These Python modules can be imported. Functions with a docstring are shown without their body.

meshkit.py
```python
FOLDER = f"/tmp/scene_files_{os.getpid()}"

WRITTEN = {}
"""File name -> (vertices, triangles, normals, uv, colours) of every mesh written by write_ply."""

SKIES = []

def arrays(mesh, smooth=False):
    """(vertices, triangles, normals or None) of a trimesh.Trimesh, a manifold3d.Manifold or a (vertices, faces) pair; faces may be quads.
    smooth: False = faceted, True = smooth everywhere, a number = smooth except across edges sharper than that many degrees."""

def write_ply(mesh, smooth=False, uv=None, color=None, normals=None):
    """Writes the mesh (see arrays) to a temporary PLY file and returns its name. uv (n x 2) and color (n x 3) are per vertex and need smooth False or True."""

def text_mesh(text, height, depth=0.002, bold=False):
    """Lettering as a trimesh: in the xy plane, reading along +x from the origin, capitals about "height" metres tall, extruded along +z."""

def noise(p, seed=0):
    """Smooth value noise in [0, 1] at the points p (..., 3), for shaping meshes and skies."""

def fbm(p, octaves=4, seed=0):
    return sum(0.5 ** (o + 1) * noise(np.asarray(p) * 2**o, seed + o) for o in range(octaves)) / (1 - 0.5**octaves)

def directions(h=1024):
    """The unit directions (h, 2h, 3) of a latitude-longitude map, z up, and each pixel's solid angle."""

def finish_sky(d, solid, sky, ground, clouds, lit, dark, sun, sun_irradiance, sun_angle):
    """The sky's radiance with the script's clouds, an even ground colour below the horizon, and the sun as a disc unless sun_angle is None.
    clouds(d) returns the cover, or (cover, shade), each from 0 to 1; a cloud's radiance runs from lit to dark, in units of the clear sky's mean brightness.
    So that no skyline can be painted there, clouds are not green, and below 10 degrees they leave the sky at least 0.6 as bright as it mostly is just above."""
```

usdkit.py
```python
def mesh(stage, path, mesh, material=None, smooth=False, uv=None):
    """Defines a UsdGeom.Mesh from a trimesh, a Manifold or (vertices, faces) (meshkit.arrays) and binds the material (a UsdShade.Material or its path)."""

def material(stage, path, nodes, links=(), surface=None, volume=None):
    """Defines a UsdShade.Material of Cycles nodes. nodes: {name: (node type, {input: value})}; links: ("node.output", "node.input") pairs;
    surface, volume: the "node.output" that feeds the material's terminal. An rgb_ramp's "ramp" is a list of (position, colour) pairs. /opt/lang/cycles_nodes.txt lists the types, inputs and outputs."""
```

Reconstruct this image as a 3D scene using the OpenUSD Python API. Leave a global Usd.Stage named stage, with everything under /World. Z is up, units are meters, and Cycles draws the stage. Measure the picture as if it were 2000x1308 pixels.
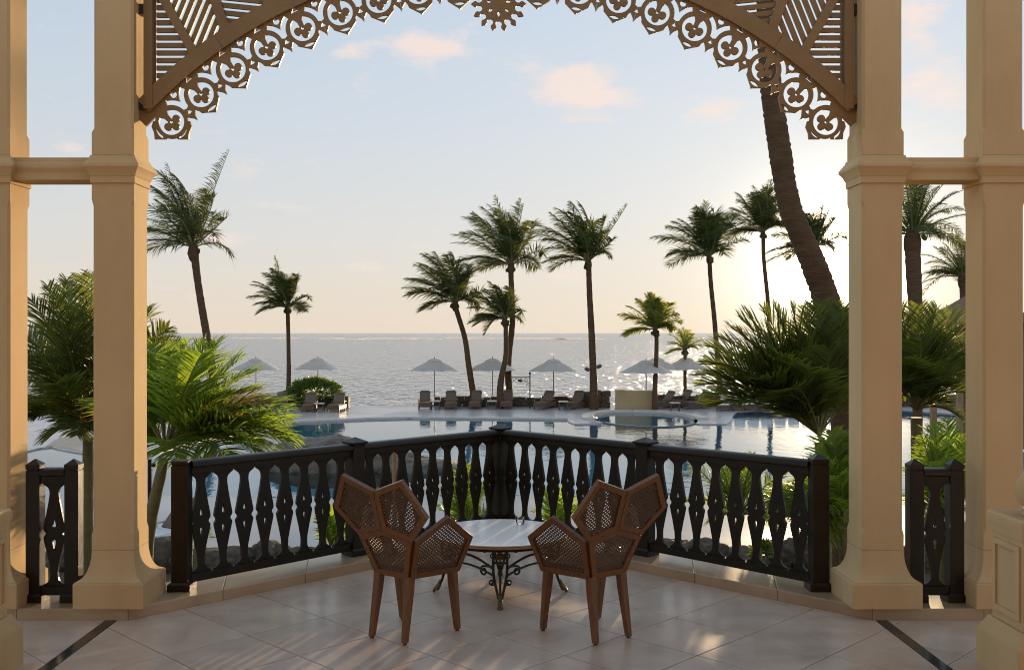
import math, random, re
import numpy as np, trimesh
import shapely
from shapely.geometry import Polygon, Point, LineString, box as sbox
from shapely.ops import unary_union
from shapely import affinity
from pxr import Usd, UsdGeom, UsdLux, UsdShade, Gf, Sdf, Vt
import usdkit, meshkit

# ------------------------------------------------------------------ camera, sky, sun, exposure
stage = Usd.Stage.CreateInMemory()
UsdGeom.SetStageUpAxis(stage, UsdGeom.Tokens.z)
UsdGeom.SetStageMetersPerUnit(stage, 1.0)
UsdGeom.Xform.Define(stage, '/World')
UsdGeom.Scope.Define(stage, '/World/Looks')

F = 1944.4                      # focal length in pixels of the 2000 px wide photograph
CX, CY, EYE = 977.0, 650.0, 1.85
cam = UsdGeom.Camera.Define(stage, '/World/camera')
cam.CreateFocalLengthAttr(35.0)
cam.CreateHorizontalApertureAttr(36.0)
cam.CreateVerticalApertureAttr(36.0 * 669 / 1024)
cam.CreateHorizontalApertureOffsetAttr((1000 - CX) * 36 / 2000)
cam.CreateVerticalApertureOffsetAttr(-(654 - CY) * 36 / 2000)
cam.CreateClippingRangeAttr(Gf.Vec2f(0.1, 60000))
cam.AddTranslateOp().Set(Gf.Vec3d(0, 0, EYE))
cam.AddRotateXOp().Set(90.0)
cam.CreateExposureAttr(2.0)

SUN_AZ = math.atan2(1632 - CX, F)
SUN_EL = math.atan2(132, math.hypot(F, 1632 - CX))
SUN = np.array([math.sin(SUN_AZ) * math.cos(SUN_EL), math.cos(SUN_AZ) * math.cos(SUN_EL), math.sin(SUN_EL)])
sun = UsdLux.DistantLight.Define(stage, '/World/sun')
sun.CreateIntensityAttr(0.5)
sun.CreateNormalizeAttr(True)
sun.CreateAngleAttr(0.6)
sun.CreateColorAttr(Gf.Vec3f(0.95, 0.68, 0.40))
sun.AddRotateZOp().Set(-math.degrees(SUN_AZ))
sun.AddRotateXOp().Set(-(90 - math.degrees(SUN_EL)))

def build_sky():
    n, l = {}, []
    k = [0]
    def new(kind, **inp):
        k[0] += 1
        nm = f'n{k[0]}'
        n[nm] = (kind, inp)
        return nm
    def math2(op, a, b=None, clamp=False):
        inp = {'math_type': op, 'use_clamp': clamp}
        for key, v in (('value1', a), ('value2', b)):
            if isinstance(v, (int, float)):
                inp[key] = float(v)
        nm = new('math', **inp)
        for key, v in (('value1', a), ('value2', b)):
            if isinstance(v, str):
                l.append((v, f'{nm}.{key}'))
        return nm + '.value'
    tc = new('texture_coordinate')
    sep = new('separate_xyz')
    l.append((tc + '.generated', sep + '.vector'))
    x, y, z = (f'{sep}.{c}' for c in 'xyz')
    sky = new('sky_texture', sky_type='single_scattering', sun_disc=False, sun_elevation=float(SUN_EL), sun_rotation=float(SUN_AZ),
              altitude=0.0, air_density=1.0, aerosol_density=0.25, ozone_density=1.6)
    # softer, paler evening colours: the haze over the sea evens the sky out
    g0 = new('gamma', gamma=0.26)
    l.append((sky + '.color', g0 + '.color'))
    gam = new('mix_color', blend_type='multiply', use_clamp_result=False, use_clamp=False, fac=1.0, b=(.75, .91, 1.10))
    l.append((g0 + '.color', gam + '.a'))
    hz = math2('multiply', math2('exponent', math2('multiply', math2('absolute', z), -4.5)), .85)
    hzm = new('mix_color', blend_type='mix', use_clamp_result=False, b=HAZE)
    l.append((gam + '.result', hzm + '.a')); l.append((hz, hzm + '.fac'))
    # clouds: soft, low evening cumulus
    ay = math2('maximum', y, 0.02)
    u0, v0 = math2('divide', x, ay), math2('divide', z, ay)
    nz = new('noise_texture', scale=20.0, detail=7.0, roughness=0.6)
    mp = new('mapping', scale=(1.0, 1.0, 2.2))
    l.append((tc + '.generated', mp + '.vector')); l.append((mp + '.vector', nz + '.vector'))
    nf = nz + '.fac'
    total = None
    for (px, py, rx, ry, s) in [(1118, 165, 88, 40, 1.35), (1150, 195, 110, 22, 1.0), (860, 90, 120, 34, 1.0), (690, 100, 60, 30, .75), (1150, 232, 50, 10, .7), (1420, 215, 80, 32, .9), (1820, 180, 90, 90, .95),
                                (1790, 30, 80, 45, .8), (470, 335, 55, 28, .7), (505, 400, 48, 14, .9), (430, 465, 60, 14, .9), (1100, 538, 40, 12, .8), (410, 255, 70, 20, .6), (690, 520, 80, 16, .5), (1450, 468, 60, 24, .5),
                                (130, 290, 50, 16, .8), (620, 60, 120, 14, .4), (300, 560, 120, 12, .4), (900, 480, 200, 12, .35), (-500, 200, 300, 60, .8), (2600, 260, 300, 60, .8), (700, -250, 300, 60, .8), (1500, -500, 400, 90, .8)]:
        cu, cv, ru, rv = (px - CX) / F, (CY - py) / F, rx / F, ry / F
        a = math2('divide', math2('subtract', u0, cu), ru)
        b = math2('divide', math2('subtract', v0, cv), rv)
        g = math2('subtract', 1.0, math2('add', math2('multiply', a, a), math2('multiply', b, b)))
        g = math2('multiply', math2('maximum', math2('multiply', g, 0.6), -0.8), s) if False else math2('multiply', math2('exponent', math2('multiply', math2('subtract', 1.0, g), -1.0)), s)
        total = g if total is None else math2('add', total, g)
    cover = math2('multiply', math2('subtract', math2('add', math2('multiply', total, 1.0), math2('multiply', nf, 3.0)), 1.9), 1.25, True)
    fwd = math2('multiply', math2('subtract', y, 0.05), 8.0, True)
    cover = math2('multiply', math2('multiply', cover, fwd), 0.85)
    # aureole round the low sun
    dot = math2('add', math2('add', math2('multiply', x, float(SUN[0])), math2('multiply', y, float(SUN[1]))), math2('multiply', z, float(SUN[2])))
    ang = math2('arccosine', math2('minimum', dot, 0.9999999))
    glow = math2('add', math2('multiply', math2('exponent', math2('multiply', ang, -42.0)), SKY_GLOW), math2('multiply', math2('exponent', math2('multiply', ang, -7.0)), SKY_GLOW * 0.014))
    mix = new('mix_color', blend_type='mix', use_clamp_result=False, b=CLOUD)
    l.append((hzm + '.result', mix + '.a')); l.append((cover, mix + '.fac'))
    gc = new('combine_color')
    for c, f in zip('rgb', (1.0, 0.8, 0.52)):
        l.append((math2('multiply', glow, f), f'{gc}.{c}'))
    add = new('mix_color', blend_type='add', use_clamp_result=False, fac=1.0)
    l.append((mix + '.result', add + '.a')); l.append((gc + '.color', add + '.b'))
    bg = new('background_shader', strength=SKY_STRENGTH)
    l.append((add + '.result', bg + '.color'))
    m = usdkit.material(stage, '/World/Looks/sky', n, l, surface=bg + '.background')
    dome = UsdLux.DomeLight.Define(stage, '/World/sky')
    UsdShade.MaterialBindingAPI.Apply(dome.GetPrim()).Bind(m)
    dome.GetPrim().SetCustomDataByKey('kind', 'structure')
SKY_STRENGTH, SKY_GLOW, CLOUD, HAZE = 0.15, 22.0, (1.55, 1.30, 1.18), (1.38, 1.15, .95)
build_sky()

# ------------------------------------------------------------------ helpers
def at(px, py, d):
    """The point at distance d seen at a pixel of the photograph."""
    return np.array([(px - CX) * d / F, d, EYE - (py - CY) * d / F])

def ground(px, py, z):
    d = (EYE - z) * F / (py - CY)
    return np.array([(px - CX) * d / F, d, z])

used = {}
def numbered(path):
    if path not in used:
        used[path] = 0
        return path
    used[path] += 1
    return f'{path}_{used[path]:03d}'

def prim_path(parent, name):
    return numbered((str(parent.GetPath()) if parent else '/World') + '/' + name)

def to_tm(m):
    if isinstance(m, trimesh.Trimesh):
        return m
    if hasattr(m, 'to_mesh'):
        mm = m.to_mesh()
        return trimesh.Trimesh(mm.vert_properties[:, :3], mm.tri_verts, process=False)
    v, f = m
    f = np.asarray(f)
    return trimesh.Trimesh(np.asarray(v, float), f, process=False)

def obj(name, m, mat, parent=None, smooth=30, label=None, kind=None):
    if isinstance(m, (list,)):
        m = trimesh.util.concatenate([to_tm(x) for x in m])
    p = usdkit.mesh(stage, prim_path(parent, name), m, M[mat] if isinstance(mat, str) else mat, smooth=smooth).GetPrim()
    if label:
        p.SetCustomDataByKey('label', label)
    if kind:
        p.SetCustomDataByKey('kind', kind)
    return p

def tag(p, label, cat, group=None, kind=None):
    if label: p.SetCustomDataByKey('label', label)
    if cat: p.SetCustomDataByKey('category', cat)
    if group: p.SetCustomDataByKey('group', group)
    if kind: p.SetCustomDataByKey('kind', kind)
    return p

def thing(name, label, cat, loc=(0, 0, 0), rz=0.0, group=None, scale=None):
    x = UsdGeom.Xform.Define(stage, numbered('/World/' + name))
    x.AddTranslateOp().Set(Gf.Vec3d(*map(float, loc)))
    x.AddRotateZOp().Set(float(rz))
    if scale is not None:
        x.AddScaleOp().Set(Gf.Vec3f(*([scale] * 3 if np.ndim(scale) == 0 else scale)))
    return tag(x.GetPrim(), label, cat, group)

def dup(root, label, loc, rz=0.0, group=None, scale=None):
    was = root.GetCustomData()
    base = re.sub(r'_\d{3}$', '', root.GetName())
    r = thing(base, label, was['category'], loc, rz, group or was.get('group'), scale)
    r.GetReferences().AddInternalReference(root.GetPath())
    r.SetInstanceable(True)
    return r

def structure(name, m, mat, smooth=30):
    return tag(obj(name, m, mat, None, smooth), None, None, None, 'structure')

def cube(x0, x1, y0, y1, z0, z1):
    b = trimesh.creation.box([x1 - x0, y1 - y0, z1 - z0])
    b.apply_translation([(x0 + x1) / 2, (y0 + y1) / 2, (z0 + z1) / 2])
    return b

def loft(rings):
    """Closed mesh through rings of equally many points, capped at both ends."""
    k = len(rings[0]); v = np.vstack(rings); f = []
    for i in range(len(rings) - 1):
        for j in range(k):
            a, b = i * k + j, i * k + (j + 1) % k
            f += [[a, b, b + k], [a, b + k, a + k]]
    for s, i in ((-1, 0), (1, len(rings) - 1)):
        c = len(v); v = np.vstack([v, np.mean(rings[i], 0)])
        for j in range(k):
            a, b = i * k + j, i * k + (j + 1) % k
            f.append([c, a, b] if s > 0 else [c, b, a])
    return trimesh.Trimesh(v, np.array(f), process=False)

def octo(cx, cy, levels):
    """Square shaft with chamfered corners: levels of (half width, chamfer, z)."""
    rings = []
    for h, c, z in levels:
        pts = [(h, -h + c), (h, h - c), (h - c, h), (-h + c, h), (-h, h - c), (-h, -h + c), (-h + c, -h), (h - c, -h)]
        rings.append(np.array([(cx + a, cy + b, z) for a, b in pts]))
    return loft(rings)

def tube(pts, r, sides=10, squash=None):
    pts = np.asarray(pts, float)
    r = np.broadcast_to(np.asarray(r, float), (len(pts),))
    t = np.gradient(pts, axis=0)
    t /= np.linalg.norm(t, axis=1, keepdims=True)
    up = np.array([0, 0, 1.0]) if abs(t[0, 2]) < 0.9 else np.array([0, 1.0, 0])
    rings = []
    for i in range(len(pts)):
        a = np.cross(up, t[i])
        if np.linalg.norm(a) < 1e-3:
            a = prev
        a /= np.linalg.norm(a); prev = a
        b = np.cross(t[i], a)
        ang = np.linspace(0, 2 * np.pi, sides, endpoint=False)
        rings.append(pts[i] + r[i] * (np.cos(ang)[:, None] * a + np.sin(ang)[:, None] * b))
        up = np.cross(t[i], a) if False else up
    return loft(rings)

def bar(a, b, w, h, w2=None, h2=None):
    """Rectangular bar from a to b; w sideways, h upwards."""
    a, b = np.asarray(a, float), np.asarray(b, float)
    t = (b - a) / np.linalg.norm(b - a)
    up = np.array([0, 0, 1.0]) if abs(t[2]) < 0.95 else np.array([0, 1.0, 0])
    s = np.cross(t, up); s /= np.linalg.norm(s); u = np.cross(s, t)
    rings = []
    for p, ww, hh in ((a, w, h), (b, w2 or w, h2 or h)):
        rings.append(np.array([p + s * x * ww / 2 + u * y * hh / 2 for x, y in ((-1, -1), (1, -1), (1, 1), (-1, 1))]))
    m = loft(rings); m.fix_normals()
    return m

def spline(pts, n):
    from scipy.interpolate import CubicSpline
    pts = np.asarray(pts, float)
    s = np.r_[0, np.cumsum(np.linalg.norm(np.diff(pts, axis=0), axis=1))]
    return CubicSpline(s, pts)(np.linspace(0, s[-1], n))

def polys(g):
    if g.is_empty: return []
    return [p for p in getattr(g, 'geoms', [g]) if p.geom_type == 'Polygon' and p.area > 1e-7]

def extrude(poly, depth):
    out = []
    for p in polys(poly):
        out.append(trimesh.creation.extrude_polygon(p, depth, engine='earcut'))
    return trimesh.util.concatenate(out) if out else None

UPRIGHT = np.array([[1, 0, 0, 0], [0, 0, -1, 0], [0, 1, 0, 0], [0, 0, 0, 1.0]])   # plan (a, b, c) -> (a, -c, b): drawings stand upright
def upright(poly, y0, depth):
    """A drawing in x and z, its front face at y0, its back at y0 + depth."""
    m = extrude(poly, depth)
    if m is None: return None
    m.apply_transform(UPRIGHT)
    m.apply_translation([0, y0 + depth, 0])
    return m

def ellipse(cx, cy, rx, ry, n=24):
    return affinity.scale(Point(cx, cy).buffer(1, n), rx, ry)

# ------------------------------------------------------------------ materials
M = {}
def mat(name, c1, c2=None, scale=4.0, rough=0.5, spec=0.5, bump=0.0, bscale=None, stretch=None, coat=0.0, metallic=0.0, trans=None, detail=5.0, lo=0.35, hi=0.65, vary=0.0, dist=0.01, rough2=None):
    n = {'tc': ('texture_coordinate', {}), 'p': ('principled_bsdf', {'roughness': rough, 'specular_ior_level': spec, 'coat_weight': coat, 'coat_roughness': 0.15 if name != 'floor_tile' else .24, 'metallic': metallic, 'base_color': c1})}
    l = []
    src = 'tc.object'
    n['mp'] = ('mapping', {'scale': stretch or (1, 1, 1)})
    l.append(('tc.object', 'mp.vector')); src = 'mp.vector'
    col = None
    if c2 is not None:
        n['no'] = ('noise_texture', {'scale': scale, 'detail': detail, 'roughness': 0.6})
        l.append((src, 'no.vector'))
        n['ra'] = ('rgb_ramp', {'ramp': [(0, c1), (lo, c1), (hi, c2), (1, c2)]})
        l += [('no.fac', 'ra.fac')]
        col = 'ra.color'
        if rough2 is not None:
            n['mr'] = ('map_range', {'from_min': lo, 'from_max': hi, 'to_min': rough, 'to_max': rough2, 'clamp': True})
            l += [('no.fac', 'mr.value'), ('mr.result', 'p.roughness')]
    if vary:
        n['oi'] = ('object_info', {})
        n['mv'] = ('map_range', {'from_min': 0.0, 'from_max': 1.0, 'to_min': 1 - vary, 'to_max': 1 + vary})
        n['hs'] = ('hsv', {'hue': 0.5, 'saturation': 1.0, 'fac': 1.0, 'color': c1})
        l += [('oi.random', 'mv.value'), ('mv.result', 'hs.value')]
        if col: l.append((col, 'hs.color'))
        col = 'hs.color'
    if col: l.append((col, 'p.base_color'))
    if bump:
        n['bn'] = ('noise_texture', {'scale': bscale or scale * 4, 'detail': 4.0, 'roughness': 0.6})
        n['bu'] = ('bump', {'strength': bump, 'distance': dist})
        l += [(src, 'bn.vector'), ('bn.fac', 'bu.height'), ('bu.normal', 'p.normal')]
    surf = 'p.BSDF'
    if trans is not None:
        n['tr'] = ('translucent_bsdf', {'color': trans[0]})
        n['mx'] = ('mix_closure', {'fac': trans[1]})
        l += [('p.BSDF', 'mx.closure1'), ('tr.BSDF', 'mx.closure2')]
        surf = 'mx.closure'
    M[name] = usdkit.material(stage, f'/World/Looks/{name}', n, l, surface=surf)

mat('cream_paint', (.61, .44, .235), (.51, .36, .185), 3.0, rough=.85, stretch=(1, 1, .35), lo=.3, hi=.75, detail=8.0, spec=.06, bump=.12, bscale=60, dist=.004)
mat('tan_paint', (.26, .155, .06), (.21, .125, .048), 3.0, rough=.5, bump=.15, bscale=40, dist=.004)
mat('dark_paint', (.013, .010, .006), (.019, .015, .009), 6.0, rough=.38, spec=.25, bump=.2, bscale=60, dist=.003)
mat('floor_tile', (.50, .385, .285), (.68, .53, .405), 3.4, rough=.34, rough2=.5, coat=.5, spec=.5, bump=.10, bscale=12, vary=.07, dist=.004, detail=8)
mat('grout', (.05, .04, .032), (.07, .055, .045), 20, rough=.8)
mat('kerb_marble', (.43, .32, .20), (.33, .235, .14), 2.2, rough=.3, vary=.06, bump=.08, bscale=14, dist=.004, detail=9)
mat('drain_granite', (.012, .010, .009), (.03, .026, .022), 30, rough=.16)
mat('teak', (.165, .068, .017), (.10, .038, .010), 6, rough=.38, bump=.25, bscale=40, stretch=(14, 14, 1.2), dist=.003, vary=.1)
mat('cane', (.10, .052, .019), (.068, .034, .012), 30, rough=.45, vary=.06)
mat('marble_top', (.92, .87, .80), (.86, .81, .75), 5, rough=.25, coat=.3, spec=.5)
mat('table_edge', (.42, .27, .13), (.36, .22, .10), 9, rough=.35)
mat('wrought_iron', (.012, .010, .008), (.022, .018, .013), 20, rough=.35, metallic=.3)
mat('aged_brass', (.16, .11, .045), (.09, .06, .025), 30, rough=.4, metallic=.6)
mat('deck_stone', (.40, .35, .33), (.34, .30, .28), .35, rough=.22, rough2=.34, bump=.05, bscale=4, dist=.004)
mat('coping_stone', (.50, .45, .40), (.42, .37, .32), 1.2, rough=.35)
mat('sand_stone', (.46, .33, .22), (.40, .28, .18), 1.5, rough=.5)
mat('cream_wall', (.50, .33, .13), (.45, .29, .11), 2, rough=.6)
mat('ceiling_wood', (.46, .24, .065), (.40, .205, .055), 3, rough=.5)
mat('weir_stone', (.10, .12, .12), (.07, .09, .09), 3, rough=.4)
mat('garden_wall', (.36, .26, .135), (.31, .22, .11), 1.4, rough=.8, spec=.2)
mat('rock', (.05, .036, .025), (.115, .085, .058), 3, rough=.75, bump=.8, bscale=9, dist=.04)
mat('dark_rock', (.04, .03, .021), (.10, .077, .052), 6, rough=.9, spec=.1, bump=.8, bscale=9, dist=.04)
mat('soil', (.05, .035, .022), (.09, .065, .04), 5, rough=.9, bump=.6, bscale=12, dist=.03)
mat('pool_tile', (.10, .46, .55), (.07, .40, .50), 1.5, rough=.4)
mat('canvas', (.82, .80, .77), (.76, .74, .71), 3, rough=.8, trans=((.9, .86, .8), .55))
mat('pole_wood', (.22, .12, .05), (.16, .085, .035), 8, rough=.45)
mat('pole_dark', (.03, .022, .016), (.05, .035, .025), 8, rough=.45)
mat('cushion', (.15, .08, .035), (.12, .062, .028), 6, rough=.85)
mat('cushion_head', (.11, .075, .05), (.09, .06, .04), 6, rough=.85)
mat('lounger_wood', (.085, .046, .024), (.06, .032, .017), 8, rough=.5)
mat('white_wood', (.5, .47, .44), (.45, .42, .39), 8, rough=.5)
mat('towel', (.7, .68, .66), (.65, .63, .61), 8, rough=.9)
mat('thatch', (.17, .10, .05), (.10, .06, .03), 8, rough=.9, bump=.8, bscale=30, dist=.03)
mat('foam', (.9, .89, .88), (.85, .85, .85), .05, rough=.9, trans=((.95, .93, .9), .75))
mat('palm_bark', (.105, .062, .034), (.065, .038, .02), 3, rough=.9, spec=.12, bump=.7, bscale=8, stretch=(1, 1, 5), dist=.03)
mat('green_trunk', (.13, .11, .045), (.09, .09, .025), 3, rough=.6, bump=.3, bscale=10, stretch=(1, 1, 6), dist=.01)
mat('rachis', (.14, .13, .04), (.10, .10, .03), 5, rough=.5)
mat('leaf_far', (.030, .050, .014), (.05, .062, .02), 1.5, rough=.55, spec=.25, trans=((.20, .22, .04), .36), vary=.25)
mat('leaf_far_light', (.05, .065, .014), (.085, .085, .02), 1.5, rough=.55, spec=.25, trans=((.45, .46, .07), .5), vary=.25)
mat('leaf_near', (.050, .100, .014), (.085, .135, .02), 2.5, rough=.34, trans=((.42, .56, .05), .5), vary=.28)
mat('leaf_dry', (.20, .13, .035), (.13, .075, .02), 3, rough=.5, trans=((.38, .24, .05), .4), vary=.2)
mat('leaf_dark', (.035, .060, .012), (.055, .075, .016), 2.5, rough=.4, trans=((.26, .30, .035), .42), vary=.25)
mat('shrub_leaf', (.045, .09, .012), (.08, .13, .02), 3, rough=.4, trans=((.2, .28, .03), .4), vary=.2)
# water
def water(name, deep, floor_fac, scale, strength, stretch, dist, scale2=None, rough=.03):
    n = {'g': ('geometry', {}), 'mp': ('mapping', {'scale': stretch}), 'no': ('noise_texture', {'scale': scale, 'detail': 4.0, 'roughness': .6, 'distortion': .3}), 'bu': ('bump', {'strength': strength, 'distance': dist}),
         'gl': ('glossy_bsdf', {'color': (1, 1, 1), 'roughness': rough}), 'fr': ('layer_weight', {'blend': .25}),
         'f2': ('fresnel', {'IOR': 1.33})}
    l = [('g.position', 'mp.vector'), ('mp.vector', 'no.vector'), ('no.fac', 'bu.height'), ('bu.normal', 'gl.normal'), ]
    if floor_fac is None:
        n['df'] = ('diffuse_bsdf', {'color': deep})
        base = 'df.BSDF'
    else:
        n['tp'] = ('refraction_bsdf', {'color': deep, 'roughness': 0.0, 'IOR': 1.33})
        n['tp'] = ('transparent_bsdf', {'color': deep})
        base = 'tp.BSDF'
    n['mx'] = ('mix_closure', {})
    l += [('bu.normal', 'f2.normal')] if False else []
    l += [('f2.fac', 'mx.fac'), (base, 'mx.closure1'), ('gl.BSDF', 'mx.closure2')]
    M[name] = usdkit.material(stage, f'/World/Looks/{name}', n, l, surface='mx.closure')
water('pool_water', (.55, .88, .92), 1, 1.6, .24, (1, .6, 1), .05)
M['sea_water'] = usdkit.material(stage, '/World/Looks/sea_water', {'g': ('geometry', {}), 'mp': ('mapping', {'scale': (1, .34, 1)}), 'no': ('noise_texture', {'scale': .9, 'detail': 3.0, 'roughness': .55, 'distortion': .5}),
    'bu': ('bump', {'strength': 1.0, 'distance': 1.7}), 'p': ('principled_bsdf', {'base_color': (.055, .09, .12), 'roughness': .10, 'ior': 1.33, 'specular_ior_level': .5})},
    [('g.position', 'mp.vector'), ('mp.vector', 'no.vector'), ('no.fac', 'bu.height'), ('bu.normal', 'p.normal')], surface='p.BSDF')
def pane(name):
    n = {'t': ('transparent_bsdf', {'color': (.96, .98, .98)}), 'g': ('glossy_bsdf', {'color': (1, 1, 1), 'roughness': .02}), 'f': ('fresnel', {'IOR': 1.5}), 'm': ('mix_closure', {})}
    M[name] = usdkit.material(stage, f'/World/Looks/{name}', n, [('f.fac', 'm.fac'), ('t.BSDF', 'm.closure1'), ('g.BSDF', 'm.closure2')], surface='m.closure')
pane('clear_glass')

# ------------------------------------------------------------------ sea, deck, pool
DECK, WATER, SEA = -2.0, -2.045, -4.0
structure('sea', cube(-30000, 30000, 53.0, 40000, SEA - .5, SEA), 'sea_water', False)
rng = np.random.default_rng(5)
surf = []
for i in range(46):
    d = rng.uniform(880, 1120); x = rng.uniform(-620, 620); w = rng.uniform(15, 75); h = rng.uniform(.5, 1.3)
    pts = np.array([[x + w * (t - .5), d + 6 * math.sin(3 * t + i), SEA + h * .4] for t in np.linspace(0, 1, 9)])
    surf.append(tube(pts, np.array([.2, .7, 1, .9, 1, .8, 1, .6, .2]) * h, 6))
tag(obj('surf', surf, 'foam'), 'thin white line of surf breaking on the reef near the horizon', 'surf', None, 'stuff')

def gp(px, py, z=WATER):
    return tuple(ground(px, py, z)[:2])
far = [(-400, 905), (-60, 890), (48, 884), (80, 876), (100, 874), (125, 880), (180, 889), (235, 893), (290, 888), (400, 860), (480, 841), (540, 830), (572, 826), (650, 822.5), (720, 819.5), (800, 817.5), (950, 818.5), (1108, 820)]
pen1 = [(1110, 824), (1120, 828.5), (1164, 828.5), (1176, 826)]
pen2 = [(1352, 826), (1366, 829.5), (1418, 829), (1428, 824), (1432, 812)]
right = [(1440, 804), (1520, 800.5), (1640, 798), (1760, 801), (1900, 812), (2300, 850)]
pool_poly = Polygon([gp(*p) for p in far + pen1 + pen2 + right] + [(19.0, 24.2), (10, 23.4), (2, 23.7), (-4, 23.2), (-9, 23.6), (-16, 23.0), (-24, 24)]).buffer(.0)
cxy = ground(1263, 822, WATER)
spa_poly = ellipse(cxy[0], 44.8, 2.15, 3.7)
pool_all = unary_union([pool_poly, spa_poly])
deck_out = Polygon([(-70, 16.0), (70, 16.0), (70, 52.6), (-70, 52.6)])
deck_poly = deck_out.difference(pool_all)
dm = extrude(deck_poly, 2.6); dm.apply_translation([0, 0, DECK - 2.6])
structure('pool_deck', dm, 'deck_stone', False)
fl = extrude(pool_all.buffer(.05), .1); fl.apply_translation([0, 0, -3.3])
structure('pool_basin', fl, 'pool_tile', False)
wall = extrude(pool_all.buffer(.03).difference(pool_all.buffer(-.02)), 1.15); wall.apply_translation([0, 0, -3.25])
structure('pool_lining', wall, 'pool_tile', False)
wm = extrude(pool_all.buffer(.01), .006); wm.apply_translation([0, 0, WATER - .006])
wm = trimesh.Trimesh(*[wm.vertices, wm.faces[(wm.face_normals[:, 2] > .5)]], process=False)
structure('pool_water', wm, 'pool_water', False)

# coping stones along the pool's far edges: each a stone of its own
def coping(parent, line, width, thick, z, mtl, step=1.0, side=1):
    ln = LineString(line); L = ln.length
    n = max(1, int(L / step))
    for i in range(n):
        a, b = L * i / n + .008, L * (i + 1) / n - .008
        pts = [ln.interpolate(t) for t in np.linspace(a, b, 4)]
        seg = LineString([(p.x, p.y) for p in pts])
        s = seg.buffer(width * side, single_sided=True)
        m = extrude(s, thick)
        if m is None: continue
        m.apply_translation([0, 0, z])
        obj('coping_stone', m, mtl, parent, False)
cp = thing('pool_coping', 'pale stone coping along the far edge of the pool', 'pool edge')
coping(cp, [gp(*p) for p in far[9:]], .42, .05, DECK, 'coping_stone', 1.3)
cp2 = thing('pool_coping', 'pale raised stone coping round the round spa in the pool', 'pool edge')
arc = [(cxy[0] + 2.3 * math.cos(t), 44.8 + 3.85 * math.sin(t)) for t in np.linspace(math.radians(-8), math.radians(188), 40)]
coping(cp2, arc, .5, .09, DECK, 'coping_stone', 1.0, -1)
front = [(cxy[0] + 2.2 * math.cos(t), 44.8 + 3.75 * math.sin(t)) for t in np.linspace(math.radians(186), math.radians(354), 40)]
weir = LineString(front).buffer(.09)
wr = extrude(weir, 1.2); wr.apply_translation([0, 0, WATER - 1.155])
tag(obj('spa_weir', wr, 'weir_stone', None, False), 'narrow curved overflow wall between the round spa and the pool', 'spa wall')
sp = Polygon([gp(86, 874, DECK), gp(110, 858, DECK), gp(150, 846, DECK), gp(200, 840, DECK), gp(270, 846, DECK), gp(290, 870, DECK), gp(240, 888, DECK), gp(180, 884, DECK), gp(125, 875, DECK)]).buffer(.4).buffer(-.4)
sm = extrude(sp.difference(pool_all.buffer(.1)), .012); sm.apply_translation([0, 0, DECK + .003])
structure('sandstone_paving', sm, 'sand_stone', False)

# the terrace's own ground: planting bed below it
structure('planting_bed', cube(-70, 70, 4.0, 16.0, -2.6, -1.96), 'soil', False)

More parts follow.
